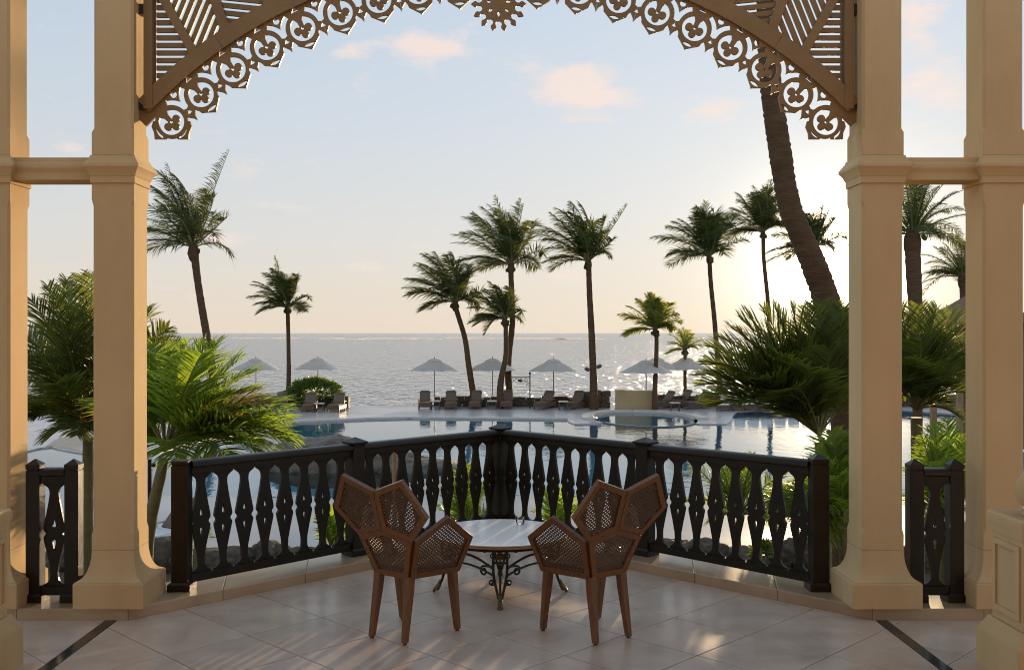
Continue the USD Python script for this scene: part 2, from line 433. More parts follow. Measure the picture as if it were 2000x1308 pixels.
# ------------------------------------------------------------------ terrace floor, kerb
KZ = .073
inner = Polygon([(-9, -7), (9, -7), (9, 6.42), (2.40, 6.42), (0, 8.80), (-2.40, 6.42), (-9, 6.42)])
outer = Polygon([(-9, -7), (9, -7), (9, 6.95), (2.55, 6.95), (0, 9.50), (-2.55, 6.95), (-9, 6.95)])
sl = extrude(outer, 2.2); sl.apply_translation([0, 0, -2.2 - .014])
floor = structure('floor', sl, 'grout', False)
a = .54; r2 = a * math.sqrt(.5)
strips = [sbox(-2.545, -4, -2.47, 6.42), sbox(2.42, -4, 2.495, 6.42)]
strip_u = unary_union(strips)
def bevel_slab(poly, z0, z1, b=.004):
    """A slab with a small bevel round its top."""
    out = []
    for p in polys(poly):
        p = Polygon(p.exterior).simplify(.001)
        q = p.buffer(-b, join_style=2)
        if q.is_empty or q.geom_type != 'Polygon' or len(q.exterior.coords) != len(p.exterior.coords):
            m = extrude(p, z1 - z0); m.apply_translation([0, 0, z0]); out.append(m); continue
        A = np.array(shapely.geometry.polygon.orient(p).exterior.coords)[:-1]
        B = np.array(shapely.geometry.polygon.orient(q).exterior.coords)[:-1]
        k = int(np.argmin(np.linalg.norm(B - A[0], axis=1))); B = np.roll(B, -k, 0)
        out.append(loft([np.c_[A, np.full(len(A), z0)], np.c_[A, np.full(len(A), z1 - b * .7)], np.c_[B, np.full(len(B), z1)]]))
    return trimesh.util.concatenate(out) if out else None
for i in range(-22, 23):
    for j in range(-22, 23):
        if (i + j) % 2: continue
        cx_, cy_ = .368 + i * r2, 5.718 + j * r2
        # tile centred half way between nodes
        c = (cx_ + r2, cy_)
        if c[1] < 3.6 or abs(c[0]) > 4.6: continue
        t = Polygon([(c[0] - r2, c[1]), (c[0], c[1] - r2), (c[0] + r2, c[1]), (c[0], c[1] + r2)]).buffer(-.0036, join_style=2)
        t = t.intersection(inner.buffer(-.003)).difference(strip_u.buffer(.003))
        for p in polys(t):
            if p.area < .002: continue
            m = bevel_slab(p, -.012, 0.0, .0018)
            obj('tile', m, 'floor_tile', floor, False)
back = sbox(-9, -7, 9, 3.45).difference(strip_u.buffer(.003))
bm = extrude(back, .01); bm.apply_translation([0, 0, -.0125]); obj('rear_paving', bm, 'floor_tile', floor, False)
for s in strips:
    x0, y0, x1, y1 = s.bounds
    for k in range(36):
        ya = y0 + (y1 - y0) * k / 36 + .002; yb = y0 + (y1 - y0) * (k + 1) / 36 - .002
        obj('border_tile', bevel_slab(sbox(x0, ya, x1, yb), -.012, .001 if k % 3 else .0), 'drain_granite', floor, False)
# kerb stones
kerb = thing('kerb', None, None); kerb.SetCustomDataByKey('kind', 'structure')
def kerb_run(p0, p1, q0, q1, n):
    """Stones between the inner edge p0-p1 and the outer edge q0-q1."""
    p0, p1, q0, q1 = map(np.array, (p0, p1, q0, q1))
    for i in range(n):
        t0, t1 = i / n, (i + 1) / n
        e = .0015
        poly = Polygon([p0 + (p1 - p0) * t0, p0 + (p1 - p0) * t1, q0 + (q1 - q0) * t1, q0 + (q1 - q0) * t0]).buffer(-e, join_style=2)
        obj('kerb_stone', bevel_slab(poly, -.012, KZ, .006), 'kerb_marble', kerb, False)
kerb_run((-2.40, 6.42), (0, 8.80), (-2.55, 6.95), (0, 9.50), 5)
kerb_run((0, 8.80), (2.40, 6.42), (0, 9.50), (2.55, 6.95), 5)
kerb_run((-6, 6.42), (-2.40, 6.42), (-6, 6.95), (-2.55, 6.95), 5)
kerb_run((2.40, 6.42), (6, 6.42), (2.55, 6.95), (6, 6.95), 5)

# ------------------------------------------------------------------ columns, cross beams, lintel
def column(x, y, label, top=4.62):
    t = thing('column', label, 'column', (x, y, KZ), 0, 'cream columns framing the terrace')
    h = .132
    z = lambda v: v - KZ
    pl = octo(0, 0, [(.226, .006, 0), (.226, .006, .155), (.22, .006, .165)])
    obj('plinth', pl, 'cream_paint', t, 20)
    flare = [(.214, .006, .166)] + [(.138 + .076 * (1 - math.sin(a_)), .006, .17 + .19 * (1 - math.cos(a_)) ) for a_ in np.linspace(0.05, math.pi / 2, 7)]
    obj('flared_foot', octo(0, 0, flare), 'cream_paint', t, 35)
    zt = flare[-1][2]
    obj('shaft', octo(0, 0, [(.138, .004, zt + .002), (.138, .004, zt + .10), (.133, .016, zt + .14), (.133, .016, z(2.68)), (.138, .004, z(2.72)), (.138, .004, z(2.826))]), 'cream_paint', t, 20)
    cap = [(.146, .003, z(2.828)), (.146, .003, z(2.872)), (.150, .003, z(2.876)), (.162, .003, z(2.905)), (.176, .003, z(2.925)), (.182, .003, z(2.932)), (.182, .003, z(2.948)), (.165, .003, z(2.972)), (.150, .003, z(2.992)), (.146, .003, z(3.008))]
    obj('capital', octo(0, 0, cap), 'cream_paint', t, 20)
    obj('upper_shaft', octo(0, 0, [(.138, .004, z(3.011)), (.138, .004, z(3.16)), (.13, .016, z(3.19)), (.13, .016, z(top - .12)), (.138, .004, z(top - .08)), (.138, .004, z(top))]), 'cream_paint', t, 20)
    return t
COLY = 6.637
column(-2.530, COLY, 'inner left cream column, right of the short left railing')
column(2.498, COLY, 'inner right cream column with the low sun beside it')
column(-3.340, COLY, 'outer left cream column cut by the left edge')
column(3.290, COLY, 'outer right cream column behind the ball-topped pedestal')
def cross_beam(x0, x1, label):
    t = thing('cross_beam', label, 'beam', (0, 0, 0))
    prof = Polygon([(-.11, 2.853), (.11, 2.853), (.11, 2.90), (.125, 2.93), (.125, 2.95), (.105, 2.975), (.105, 3.0), (-.105, 3.0), (-.105, 2.975), (-.125, 2.95), (-.125, 2.93), (-.11, 2.90)])
    m = extrude(prof, x1 - x0)
    m.apply_transform(np.array([[0, 0, 1, x0], [1, 0, 0, COLY], [0, 1, 0, 0], [0, 0, 0, 1.0]]))
    obj('beam', m, 'cream_paint', t, 20)
cross_beam(-3.340 + .148, -2.530 - .148, 'cream cross beam between the two left columns')
cross_beam(2.498 + .148, 3.290 - .148, 'cream cross beam between the two right columns')
cross_beam(-6.0, -3.340 - .148, 'cream cross beam running left out of the frame')
cross_beam(3.290 + .148, 6.0, 'cream cross beam running right out of the frame')
lt = cube(-6, 6, COLY - .18, COLY + .18, 4.622, 5.1)
tag(obj('lintel', lt, 'cream_paint'), 'cream lintel over the columns and the fretwork arch', 'lintel')

structure('ceiling', cube(-9, 9, -7, 4.0, 5.101, 5.3), 'ceiling_wood', False)
structure('rear_wall', cube(-9, 9, -7.3, -7.0, -.1, 5.3), 'ceiling_wood', False)

# ------------------------------------------------------------------ fretwork arch with louvred spandrels
S = 6.62 / F                                    # metres per photograph pixel in the plane of the arch
AX, AZ = (974 - CX) * S, EYE - (863 - CY) * S
STEP, R = math.radians(5.075), 893.0
def arch_pt(th, v=0.0, u=0.0):
    """Arch coordinates, pixels about the arch's centre: v inwards from the ring line, u along it."""
    r = R - v
    return np.array([r * math.sin(th) + u * math.cos(th), r * math.cos(th) - u * math.sin(th)])
def local(th, poly):
    """Drawing in (u, v) at a motif -> arch coordinates."""
    return shapely.transform(poly, lambda c: np.array([arch_pt(th, v, u) for u, v in c]))
def almond(cu, cv, a_, b_, rot=0):
    p = Polygon([(a_ * (2 * t - 1), b_ * math.sin(math.pi * t)) for t in np.linspace(0, 1, 9)] + [(a_ * (1 - 2 * t), -b_ * math.sin(math.pi * t)) for t in np.linspace(0, 1, 9)][1:-1])
    return affinity.translate(affinity.rotate(p, rot, origin=(0, 0)), cu, cv)
def sectorband(cu, r0, r1, a0, a1):
    pts = [(cu + r1 * math.cos(t), -r1 * math.sin(t)) for t in np.linspace(a0, a1, 12)] + [(cu + r0 * math.cos(t), -r0 * math.sin(t)) for t in np.linspace(a1, a0, 12)]
    return Polygon(pts)
ring_hole = Point(0, 0).buffer(24.8, 20)
lobes = unary_union([Point(11.3 * math.cos(t), 11.3 * math.sin(t)).buffer(7.4, 12) for t in (0.12, math.pi / 2, math.pi - .12)] + [Point(0, 0).buffer(7), Polygon([(-4, 0), (4, 0), (5.5, -16), (11, -25), (-11, -25), (-5.5, -16)])])
lobes = lobes.difference(Point(0, 0).buffer(2.6))
horns = unary_union([Point(s * 13.5, -15.5).buffer(5.6) for s in (-1, 1)])
hole = ring_hole.difference(lobes.difference(horns)).buffer(.6).buffer(-.6)
def motif(end=False):
    solid = [Point(0, 0).buffer(32, 24), sbox(-40.5, -62, 40.5, -17) if not end else unary_union([sbox(-40.5, -62, 40.5, -30), sbox(-40.5 if end > 0 else 0, -62, 0 if end > 0 else 40.5, -17)])]
    cut = [hole]
    if not end:
        solid.append(Polygon([(-28, 12), (-25, 20), (-23, 27), (-3, 42), (0, 45.5), (3, 42), (23, 27), (25, 20), (28, 12)]))
        cut.append(almond(0, 34.0, 11.5, 3.6))
    for s in ((-1, 1) if not end else (-end,)):
        solid.append(Polygon([(s * 20, -20), (s * 40.5, -20), (s * 40.5, 37), (s * 39.0, 36), (s * 35.5, 25), (s * 29, 16), (s * 24, 10)]))
        cut.append(Polygon([(s * 41, 4), (s * 41, 15), (s * 33.5, 13)]))
        v = sectorband(0, 33.5, 43.5, 0.06, 1.04) if s > 0 else affinity.scale(sectorband(0, 33.5, 43.5, 0.06, 1.04), -1, 1, origin=(0, 0))
        v = unary_union([v, Polygon([(s * 33, 0), (s * 41, 3.5), (s * 41, -12), (s * 36, -8)])])
        cut.append(v.intersection(sbox(-41, -50, 41, 4)))
        cut.append(Point(s * 40.5, -34).buffer(5.6))
    cut.append(Polygon([(-5, -38), (5.5, -38), (0, -46)]) if False else Polygon([(-8, -35.5), (8, -35.5), (1, -46)]))
    return unary_union(solid).difference(unary_union(cut))
screen = thing('arch_screen', 'tan fretwork arch with louvred corners hanging between the columns', 'arch')
YF = COLY - .02
def place(poly, y0, depth):
    p = shapely.transform(poly, lambda c: np.c_[AX + c[:, 0] * S, AZ + c[:, 1] * S])
    return upright(p, y0, depth)
base_motif = motif()
for i in range(-9, 10):
    if i == 0: continue
    th = i * STEP
    g = local(th, base_motif if abs(i) < 9 else motif(1 if i > 0 else -1))
    w = Polygon([(0, 0), 1400 * np.array([math.sin(th - STEP / 2 + .0002), math.cos(th - STEP / 2 + .0002)]), 1400 * np.array([math.sin(th + STEP / 2 - .0002), math.cos(th + STEP / 2 - .0002)])])
    g = g.intersection(w)
    if abs(i) == 9:
        c = arch_pt(th)
        foot = Polygon([(-36, 2), (-39, -9), (-34, -21), (-33, -33), (-12, -33), (-8, -30), (8, -30), (12, -33), (33, -33), (34, -21), (39, -9), (36, 2)])
        foot = affinity.translate(foot, *c).difference(unary_union([Point(c).buffer(31)] + [affinity.translate(q_, *c) for q_ in (almond(-23, -22.5, 12, 3.6, -52), almond(23, -22.5, 12, 3.6, 52))]))
        s = 1 if i > 0 else -1
        link = Polygon([c + (s * 18, 20), c + (s * 52, -2), c + (s * 52, 40), c + (s * 10, 45)]).difference(affinity.translate(Polygon([(s * 30, 8), (s * 38, 14), (s * 29, 20)]), *c))
        link = link.difference(Point(c).buffer(31.9))
        g = unary_union([g, foot, link]).buffer(.05)
    obj('fretwork_motif', place(g, YF, .02), 'tan_paint', screen, False)
# pendant rosette in the middle
rc = np.array([0.0, 863 - 8.0])
tips = [(9 * i + 4.5 if False else 20 * i + 10) for i in range(18)]
star, n14 = [], 2 * math.pi / 14
for k_ in range(14):
    t = n14 * (k_ + .5)
    star.append(Polygon([(r_ * math.sin(t + o), r_ * math.cos(t + o)) for r_, o in ((28, -.225), (40, -.215), (45, -.17), (54, 0), (45, .17), (40, .215), (28, .225))]))
ros = unary_union([Point(0, 0).buffer(33)] + star)
ros = ros.difference(unary_union([Point(39.5 * math.sin(n14 * k_), 39.5 * math.cos(n14 * k_)).buffer(6.3) for k_ in range(14)]))
ros = ros.difference(unary_union([Polygon([(r_ * math.sin(n14 * k_ + o), r_ * math.cos(n14 * k_ + o)) for r_, o in ((40, -.08), (60, -.16), (60, .16), (40, .08))]) for k_ in range(14)]))
ros = ros.difference(unary_union([affinity.rotate(almond(0, -20, 5.2, 2.6, 90), 51.4 * k_, origin=(0, 0)) for k_ in range(7)]))
ros = unary_union([affinity.translate(ros, *rc), sbox(-30, rc[1] + 20, 30, 962)])
obj('rosette', place(ros, YF + .002, .02), 'tan_paint', screen, False)
# curved beam, in lengths
def annulus(r0, r1, t0, t1, n=10):
    return Polygon([(r1 * math.sin(t), r1 * math.cos(t)) for t in np.linspace(t0, t1, n)] + [(r0 * math.sin(t), r0 * math.cos(t)) for t in np.linspace(t1, t0, n)])
TH = math.radians(46.6)
for k_ in range(8):
    t0, t1 = -TH + 2 * TH * k_ / 8, -TH + 2 * TH * (k_ + 1) / 8
    obj('arch_beam', place(annulus(936, 968, t0 + .0003, t1 - .0003), YF - .02, .075), 'tan_paint', screen, 30)
inside = Polygon([(-671, 600), (-671, 1010), (671, 1010), (671, 600)]).difference(Point(0, 0).buffer(966, 64))
def img(px, py): return (px - 974.0, 863.0 - py)
for s in (-1, 1):
    flip = (lambda g: g) if s < 0 else (lambda g: affinity.scale(g, -1, 1, origin=(0, 0)))
    st = Polygon([img(283, 214), img(300, 214), img(300, -147), img(283, -147)])
    obj('stile', place(flip(st), YF - .025, .085), 'tan_paint', screen, False)
    obj('stile_bead', place(flip(Polygon([img(301.5, 190), img(304, 190), img(304, -147), img(301.5, -147)])), YF + .01, .03), 'tan_paint', screen, False)
    for by in (19, 206):
        bx = sbox(min(img(262, 0)[0], img(283, 0)[0]), 863 - by - 10, max(img(262, 0)[0], img(283, 0)[0]) - .5, 863 - by + 10)
        obj('bracket', place(flip(bx), YF - .01, .06), 'pole_dark', screen, False)
    lines = [((328, 14), (379, 104), 17), ((420, 0), (443, 65), 19), ((521, 0), (531, 26), 17), ((640, -60), (660, -10), 17)]
    half = inside.intersection(sbox(-700, 500, 0, 1020))
    bands, cuts = [], []
    for (p, q, w) in lines:
        p, q = np.array(img(*p)), np.array(img(*q)); dvec = (q - p) / np.linalg.norm(q - p)
        ln = LineString([p - dvec * 320, q + dvec * 60])
        bands.append(ln.buffer(w / 2, cap_style=2)); cuts.append((p, dvec))
        obj('brace', place(flip(ln.buffer(w / 2, cap_style=2).intersection(half)), YF - .012, .06), 'tan_paint', screen, False)
    rest = half.difference(unary_union(bands)).difference(sbox(-700, 0, -669, 1100))
    def side_of(poly, k): 
        p, dv = cuts[k]; c = np.array(poly.representative_point().coords[0]) - p
        return dv[0] * c[1] - dv[1] * c[0]
    dirs = [(1, 0), (165, 410), (445, -45), (80, 80), (1, 0)]
    for reg in polys(rest):
        k = sum(side_of(reg, q) > 0 for q in range(4))
        dv = np.array(dirs[k], float); dv /= np.linalg.norm(dv); nv = np.array([-dv[1], dv[0]])
        c0 = np.array([-640.0, 760.0])
        for m_ in range(-60, 61):
            o = c0 + nv * 14.75 * m_
            strip = LineString([o - dv * 900, o + dv * 900]).buffer(4.6, cap_style=2).intersection(reg.buffer(-.3))
            for p in polys(strip):
                if p.area > 20:
                    obj('slat', place(flip(p), YF + .006, .022), 'tan_paint', screen, False)

# ------------------------------------------------------------------ pedestals close on either side
def pedestal(x, y, label, ball):
    t = thing('pedestal', label, 'pedestal', (x, y, 0))
    h = .17
    obj('plinth', octo(0, 0, [(h + .06, .006, 0), (h + .06, .006, .20), (h + .05, .01, .23), (h + .015, .006, .29)]), 'cream_paint', t, 25)
    obj('shaft', octo(0, 0, [(h, .008, .291), (h, .008, .76)]), 'cream_paint', t, 20)
    for f_, (sx, sy) in enumerate(((0, -1), (-1, 0), (1, 0))):
        fr = sbox(-.14, .34, .14, .73).difference(sbox(-.11, .37, .11, .70))
        m = upright(fr, -h - .012, .012)
        if sx: m.apply_transform(trimesh.transformations.rotation_matrix(sx * math.pi / 2, [0, 0, 1]))
        obj('panel_moulding', m, 'cream_paint', t, False)
    obj('cap', octo(0, 0, [(h + .005, .006, .761), (h + .01, .006, .80), (h + .02, .008, .825), (h + .02, .008, .86), (h + .012, .01, .875)]), 'cream_paint', t, 25)
    if ball:
        m = trimesh.creation.revolve([(0, .876), (.09, .876), (.09, .89), (.05, .90), (.048, .905)] + [(.12 * math.sin(q), 1.008 - .12 * math.cos(q)) for q in np.linspace(.42, math.pi, 16)], sections=40)
        obj('ball', m, 'cream_paint', t, 40)
pedestal(2.895, 5.35, 'cream panelled pedestal with a stone ball on top', True)
pedestal(-2.90, 5.35, 'cream panelled pedestal without a ball, at the left edge', False)

# ------------------------------------------------------------------ balustrade
P0, P1, P2 = np.array([0, 9.18]), np.array([1.167, 8.0]), np.array([2.21, 6.91])
def baluster_shape(h=.70, W=.164):
    """Fretsawn board: half widths by height, the two teardrop holes cut out."""
    prof = [(0, .47), (.012, .47), (.016, .42), (.03, .30), (.05, .205), (.08, .16), (.13, .15), (.18, .165), (.30, .275), (.42, .40), (.455, .43), (.475, .42), (.492, .36), (.505, .345), (.518, .36), (.535, .42), (.555, .44), (.60, .405), (.70, .315), (.80, .235),
            (.87, .19), (.90, .185), (.93, .205), (.95, .26), (.965, .345), (.975, .405), (.98, .42), (.982, .47), (1, .47)]
    b = Polygon([(w * W, z * h) for z, w in prof] + [(-w * W, z * h) for z, w in prof[::-1]])
    up = Polygon([(0, .66 * h)] + [(.0125 * math.cos(q), .582 * h + .0125 * math.sin(q)) for q in np.linspace(.3, -math.pi - .3, 9)])
    dn = Polygon([(.004, .36 * h), (-.004, .36 * h)] + [(.0115 * math.cos(q), .427 * h + .0125 * math.sin(q)) for q in np.linspace(math.pi + .2, -.2, 9)])
    return b.difference(up).difference(dn)
BAL = upright(baluster_shape(), -.010, .02)
def post_mesh(parent, p, rot, z0, z1, w=.115, capped=True, eave=.02):
    def turn(m):
        m.apply_transform(trimesh.transformations.rotation_matrix(rot, [0, 0, 1])); m.apply_translation([p[0], p[1], 0]); return m
    h = w / 2
    q = obj('post', turn(octo(0, 0, [(h, .004, z0 + .062), (h, .004, z1 - .075), (h - .006, .003, z1 - .073), (h - .006, .003, z1 - .068), (h, .004, z1 - .066), (h, .004, z1 - .06)])), 'dark_paint', parent, 20)
    obj('foot', turn(octo(0, 0, [(h + .022, .004, z0), (h + .022, .004, z0 + .045), (h + .004, .004, z0 + .06)])), 'dark_paint', q, 20)
    if capped:
        obj('cap', turn(octo(0, 0, [(h + min(.003, eave), .003, z1 - .059), (h + eave, .003, z1 - .045), (h + eave, .003, z1 - .035), (.004, .001, z1)])), 'dark_paint', q, 20)
    else:
        obj('cap', turn(octo(0, 0, [(h + .002, .003, z1 - .059), (h + .002, .006, z1 - .045), (h - .004, .01, z1 - .04)])), 'dark_paint', q, 20)
def rail_between(parent, a_, b_, z_top, n, w_post=.115):
    a_, b_ = np.array(a_, float), np.array(b_, float)
    t = (b_ - a_) / np.linalg.norm(b_ - a_)
    a2, b2 = a_ + t * w_post * .5, b_ - t * w_post * .5
    L = np.linalg.norm(b2 - a2); ang = math.atan2(t[1], t[0])
    def sweep(poly):
        m = extrude(poly, L)
        m.apply_transform(np.array([[0, 0, 1, 0], [1, 0, 0, 0], [0, 1, 0, 0], [0, 0, 0, 1.0]]))
        m.apply_transform(trimesh.transformations.rotation_matrix(ang, [0, 0, 1]))
        m.apply_translation([a2[0], a2[1], 0]); return m
    hr = Polygon([(-.052, z_top - .045), (-.04, z_top - .052), (.04, z_top - .052), (.052, z_top - .045), (.052, z_top - .022), (.042, z_top - .008), (.024, z_top), (-.024, z_top), (-.042, z_top - .008), (-.052, z_top - .022)])
    obj('handrail', sweep(hr), 'dark_paint', parent, 50)
    obj('top_rail', sweep(sbox(-.032, z_top - .095, .032, z_top - .053)), 'dark_paint', parent, False)
    obj('bottom_rail', sweep(sbox(-.03, KZ + .042, .03, KZ + .098)), 'dark_paint', parent, False)
    z0 = KZ + .098; hb = z_top - .095 - z0
    for i in range(n):
        c = a2 + (b2 - a2) * (i + .5) / n
        m = BAL.copy(); m.apply_scale([min(1, L / n / .172) if n > 1 else 1, 1, hb / .70])
        m.apply_transform(trimesh.transformations.rotation_matrix(ang, [0, 0, 1])); m.apply_translation([c[0], c[1], z0 + .0005])
        obj('baluster', m, 'dark_paint', parent, False)
ZT = 1.014
bal = thing('balustrade', 'dark balustrade with cut-out balusters meeting in a corner behind the table', 'balustrade')
mir = np.array([-1, 1])
post_mesh(bal, P0, math.pi / 4, KZ, ZT)
post_mesh(bal, P1, math.pi / 4, KZ, ZT); post_mesh(bal, P1 * mir, math.pi / 4, KZ, ZT)
post_mesh(bal, P2, 0, KZ, ZT, eave=.001); post_mesh(bal, P2 * mir, 0, KZ, ZT - .005, capped=False)
HR = .965
for sgn in (1, -1):
    q = np.array([sgn, 1])
    rail_between(bal, P0, P1 * q, HR, 9); rail_between(bal, P1 * q, P2 * q, HR, 8)
for x0, x1, lab in ((-3.09, -2.835, 'short dark railing with one baluster between the left columns'), (2.755, 3.02, 'short dark railing with one baluster between the right columns')):
    b = thing('balustrade', lab, 'balustrade')
    for x in (x0, x1): post_mesh(b, np.array([x, 6.62]), 0, KZ, ZT, w=.092, eave=.001)
    rail_between(b, (x0, 6.62), (x1, 6.62), .955, 1, .092)

# ------------------------------------------------------------------ chairs
def plane_frame(pts):
    pts = np.asarray(pts, float); c = pts.mean(0)
    u, s, vt = np.linalg.svd(pts - c)
    return c, vt[0], vt[1], np.cross(vt[0], vt[1])
def to_world(m, c, ex, ey, ez):
    T = np.eye(4); T[:3, 0], T[:3, 1], T[:3, 2], T[:3, 3] = ex, ey, ez, c
    m.apply_transform(T); return m
def make_chair(label, loc, rz):
    t = thing('armchair', label, 'chair', loc, rz, 'faceted cane armchairs at the table')
    V = dict(RL=(-.125, 0, .385), RR=(.125, 0, .385), FR=(.25, .34, .378), FL=(-.25, .34, .378), JR=(.205, -.06, .625), JL=(-.205, -.06, .625), M=(0, -.10, .680), V=(0, -.165, .925),
             PR=(.23, -.20, 1.005), PL=(-.23, -.20, 1.005), OR=(.362, -.12, .786), OL=(-.362, -.12, .786), AR=(.33, .12, .757), AL=(-.33, .12, .757), CR=(.322, .36, .61), CL=(-.322, .36, .61))
    P = lambda s: [np.array(V[k]) for k in s.split()]
    for names in ('RL RR JR M JL', 'M JR OR PR V', 'M V PL OL JL', 'RR FR CR AR JR', 'RL JL AL CL FL'):
        pts = P(names)
        c, ex, ey, ez = plane_frame(pts)
        poly = Polygon([((p - c) @ ex, (p - c) @ ey) for p in pts])
        inn = poly.buffer(-.036, join_style=2)
        m = extrude(poly.buffer(-.002, join_style=2).buffer(-.004).buffer(.004).difference(inn), .028); m.apply_translation([0, 0, -.014])
        pf = obj('panel_frame', to_world(m, c, ex, ey, ez), 'teak', t, False)
        # woven cane: two layers of diagonal strands
        strands = []
        field = poly.buffer(-.034, join_style=2)
        x0, y0, x1, y1 = field.bounds; L = math.hypot(x1 - x0, y1 - y0)
        mid = np.array(((x0 + x1) / 2, (y0 + y1) / 2))
        up2 = np.array([ez @ np.array([0, 0, 0]), 0])
        vert = math.atan2(ey[2], ex[2])
        for lay, angd in enumerate((vert + math.radians(52), vert - math.radians(52))):
            dv = np.array([math.cos(angd), math.sin(angd)]); nv = np.array([-dv[1], dv[0]])
            for k in np.arange(-L / 2, L / 2, .0175):
                o = mid + nv * k
                g = LineString([o - dv * L, o + dv * L]).buffer(.0046, cap_style=2).intersection(field)
                mm = extrude(g, .0022)
                if mm is not None:
                    mm.apply_translation([0, 0, -.0027 if lay else .0003]); strands.append(mm)
        obj('cane_panel', to_world(trimesh.util.concatenate(strands), c, ex, ey, ez), 'cane', t, False)
    seat = Polygon([(-.13, .005), (.13, .005), (.255, .35), (-.255, .35)])
    m = extrude(seat.buffer(-.012), .03); m.apply_translation([0, 0, .372]); obj('seat', m, 'teak', t, False)
    m = extrude(seat.buffer(-.035).buffer(.02), .035); m.apply_translation([0, 0, .403]); obj('seat_pad', m, 'cushion', t, False)
    for top, bot in (((-.118, .012), (-.128, -.045)), ((.118, .012), (.128, -.045)), ((.215, .31), (.218, .36)), ((-.215, .31), (-.218, .36))):
        rings = []
        for z, f_, h in ((.394, 0, .027), (.30, .18, .026), (.012, 1, .0175)):
            x, y = np.array(top) * (1 - f_) + np.array(bot) * f_
            rings.append(np.array([(x + h * i, y + h * j, z) for i, j in ((-1, -.75), (-.75, -1), (.75, -1), (1, -.75), (1, .75), (.75, 1), (-.75, 1), (-1, .75))]))
        m = loft(rings[::-1])
        lg = obj('leg', m, 'teak', t, 20)
        g = trimesh.creation.cylinder(.012, .012, sections=12); g.apply_translation([bot[0], bot[1], .006])
        obj('glide', g, 'pole_dark', lg, False)
    return t
HEAD = -math.degrees(math.atan2(.204, .308))
chair = make_chair('left cane armchair of faceted wooden panels, back to the viewer', (-.648, 6.02, 0), HEAD)
dup(chair, 'right cane armchair of faceted wooden panels, back to the viewer', (.648, 6.02, 0), -HEAD)

# ------------------------------------------------------------------ table
TY = 7.13
tb = thing('side_table', 'round white marble table on black wrought iron legs', 'table', (0, TY, 0))
top = trimesh.creation.revolve([(0, .418), (.472, .418), (.480, .4205), (.4815, .424), (.480, .428), (.474, .430), (0, .430)], sections=96)
obj('tabletop', top, 'marble_top', tb, 30)
band = trimesh.creation.revolve([(0, .396), (.462, .396), (.478, .402), (.480, .4165), (0, .4165)], sections=96)
obj('edge_band', band, 'table_edge', tb, 40)
ringm = trimesh.creation.torus(.452, .008, major_sections=96, minor_sections=8); ringm.apply_translation([0, 0, .387]); obj('iron_ring', ringm, 'wrought_iron', tb, 40)
def spiral(cx, cz, r0, r1, a0, turns, n=22):
    return [(cx + (r0 + (r1 - r0) * k / n) * math.cos(a0 + turns * 2 * math.pi * k / n), cz + (r0 + (r1 - r0) * k / n) * math.sin(a0 + turns * 2 * math.pi * k / n)) for k in range(n + 1)]
for q in range(4):
    Rz = trimesh.transformations.rotation_matrix(q * math.pi / 2, [0, 0, 1])
    def tr(ms):
        m = trimesh.util.concatenate(ms); m.apply_transform(Rz); return m
    # q = 0 stands nearest the viewer, along -y
    parts = []
    for s in (-1, 1):
        parts.append(tube(spline([(s * .047, -.415, .385), (s * .047, -.415, .29), (s * .045, -.405, .22), (s * .028, -.405, .13), (s * .012, -.43, .06)], 22), .0095, 8))
        parts.append(tube([(0.0, y_, z_) for y_, z_ in [(-.37, .27), (-.385, .2), (-.40, .13), (-.425, .07)]], .008, 8) if s > 0 else bar((-.047, -.415, .30), (.047, -.415, .30), .014, .014))
    lg = obj('leg', tr(parts), 'wrought_iron', tb, 40)
    paw = [tube([(0, -.425, .085), (0, -.438, .05), (0, -.452, .026), (0, -.475, .016)], [.013, .017, .021, .010], 10)]
    for dx in (-.011, 0, .011):
        sp_ = trimesh.creation.icosphere(2, .0105); sp_.apply_translation([dx, -.474, .0105]); paw.append(sp_)
    obj('paw_foot', tr(paw), 'aged_brass', lg, 40)
    fw = [trimesh.creation.icosphere(2, .016)]
    for k in range(9):
        an = 2 * math.pi * k / 9
        p_ = trimesh.creation.icosphere(1, .009); p_.apply_scale([1, .5, 1]); p_.apply_translation([.021 * math.cos(an), 0, .021 * math.sin(an)]); fw.append(p_)
    fwm = trimesh.util.concatenate(fw); fwm.apply_translation([0, -.415, .345])
    stem = tube([(0, -.415, .325), (.004, -.415, .31), (.0, -.415, .302)], .004, 6)
    obj('flower', tr([fwm, stem]), 'aged_brass', lg, 40)
    # arched stretcher to the next leg, with scrolls at its ends
    a_, b_ = np.array([.05, -.41]), np.array([.41, -.05])
    def on(t, z): p = a_ + (b_ - a_) * t; return (p[0], p[1], z)
    st = [tube(spline([on(0, .262), on(.18, .292), on(.5, .318), on(.82, .292), on(1, .262)], 24), .009, 8),
          tube(spline([on(0, .215), on(.2, .238), on(.5, .252), on(.8, .238), on(1, .215)], 24), .008, 8)]
    obj('stretcher', tr(st), 'wrought_iron', tb, 40)
    Lx = np.linalg.norm(b_ - a_)
    sc = []
    for s in (0, 1):
        pts = [(0.0, .272), (.05, .268)] + spiral(.088, .232, .034, .012, math.pi * .55, -1.25)
        sc.append(tube([on((x_ / Lx) if s == 0 else 1 - x_ / Lx, z_) for x_, z_ in pts], .0075, 8))
    obj('scroll', tr(sc), 'wrought_iron', tb, 40)
    sc2 = []
    for s in (-1, 1):
        pts = [(.03, .15), (.045, .148)] + spiral(.058, .166, .018, .008, -math.pi / 2, 1.1)
        sc2.append(tube([(s * x_, -.40, z_) for x_, z_ in pts], .0055, 8))
    obj('small_scroll', tr(sc2), 'wrought_iron', tb, 40)
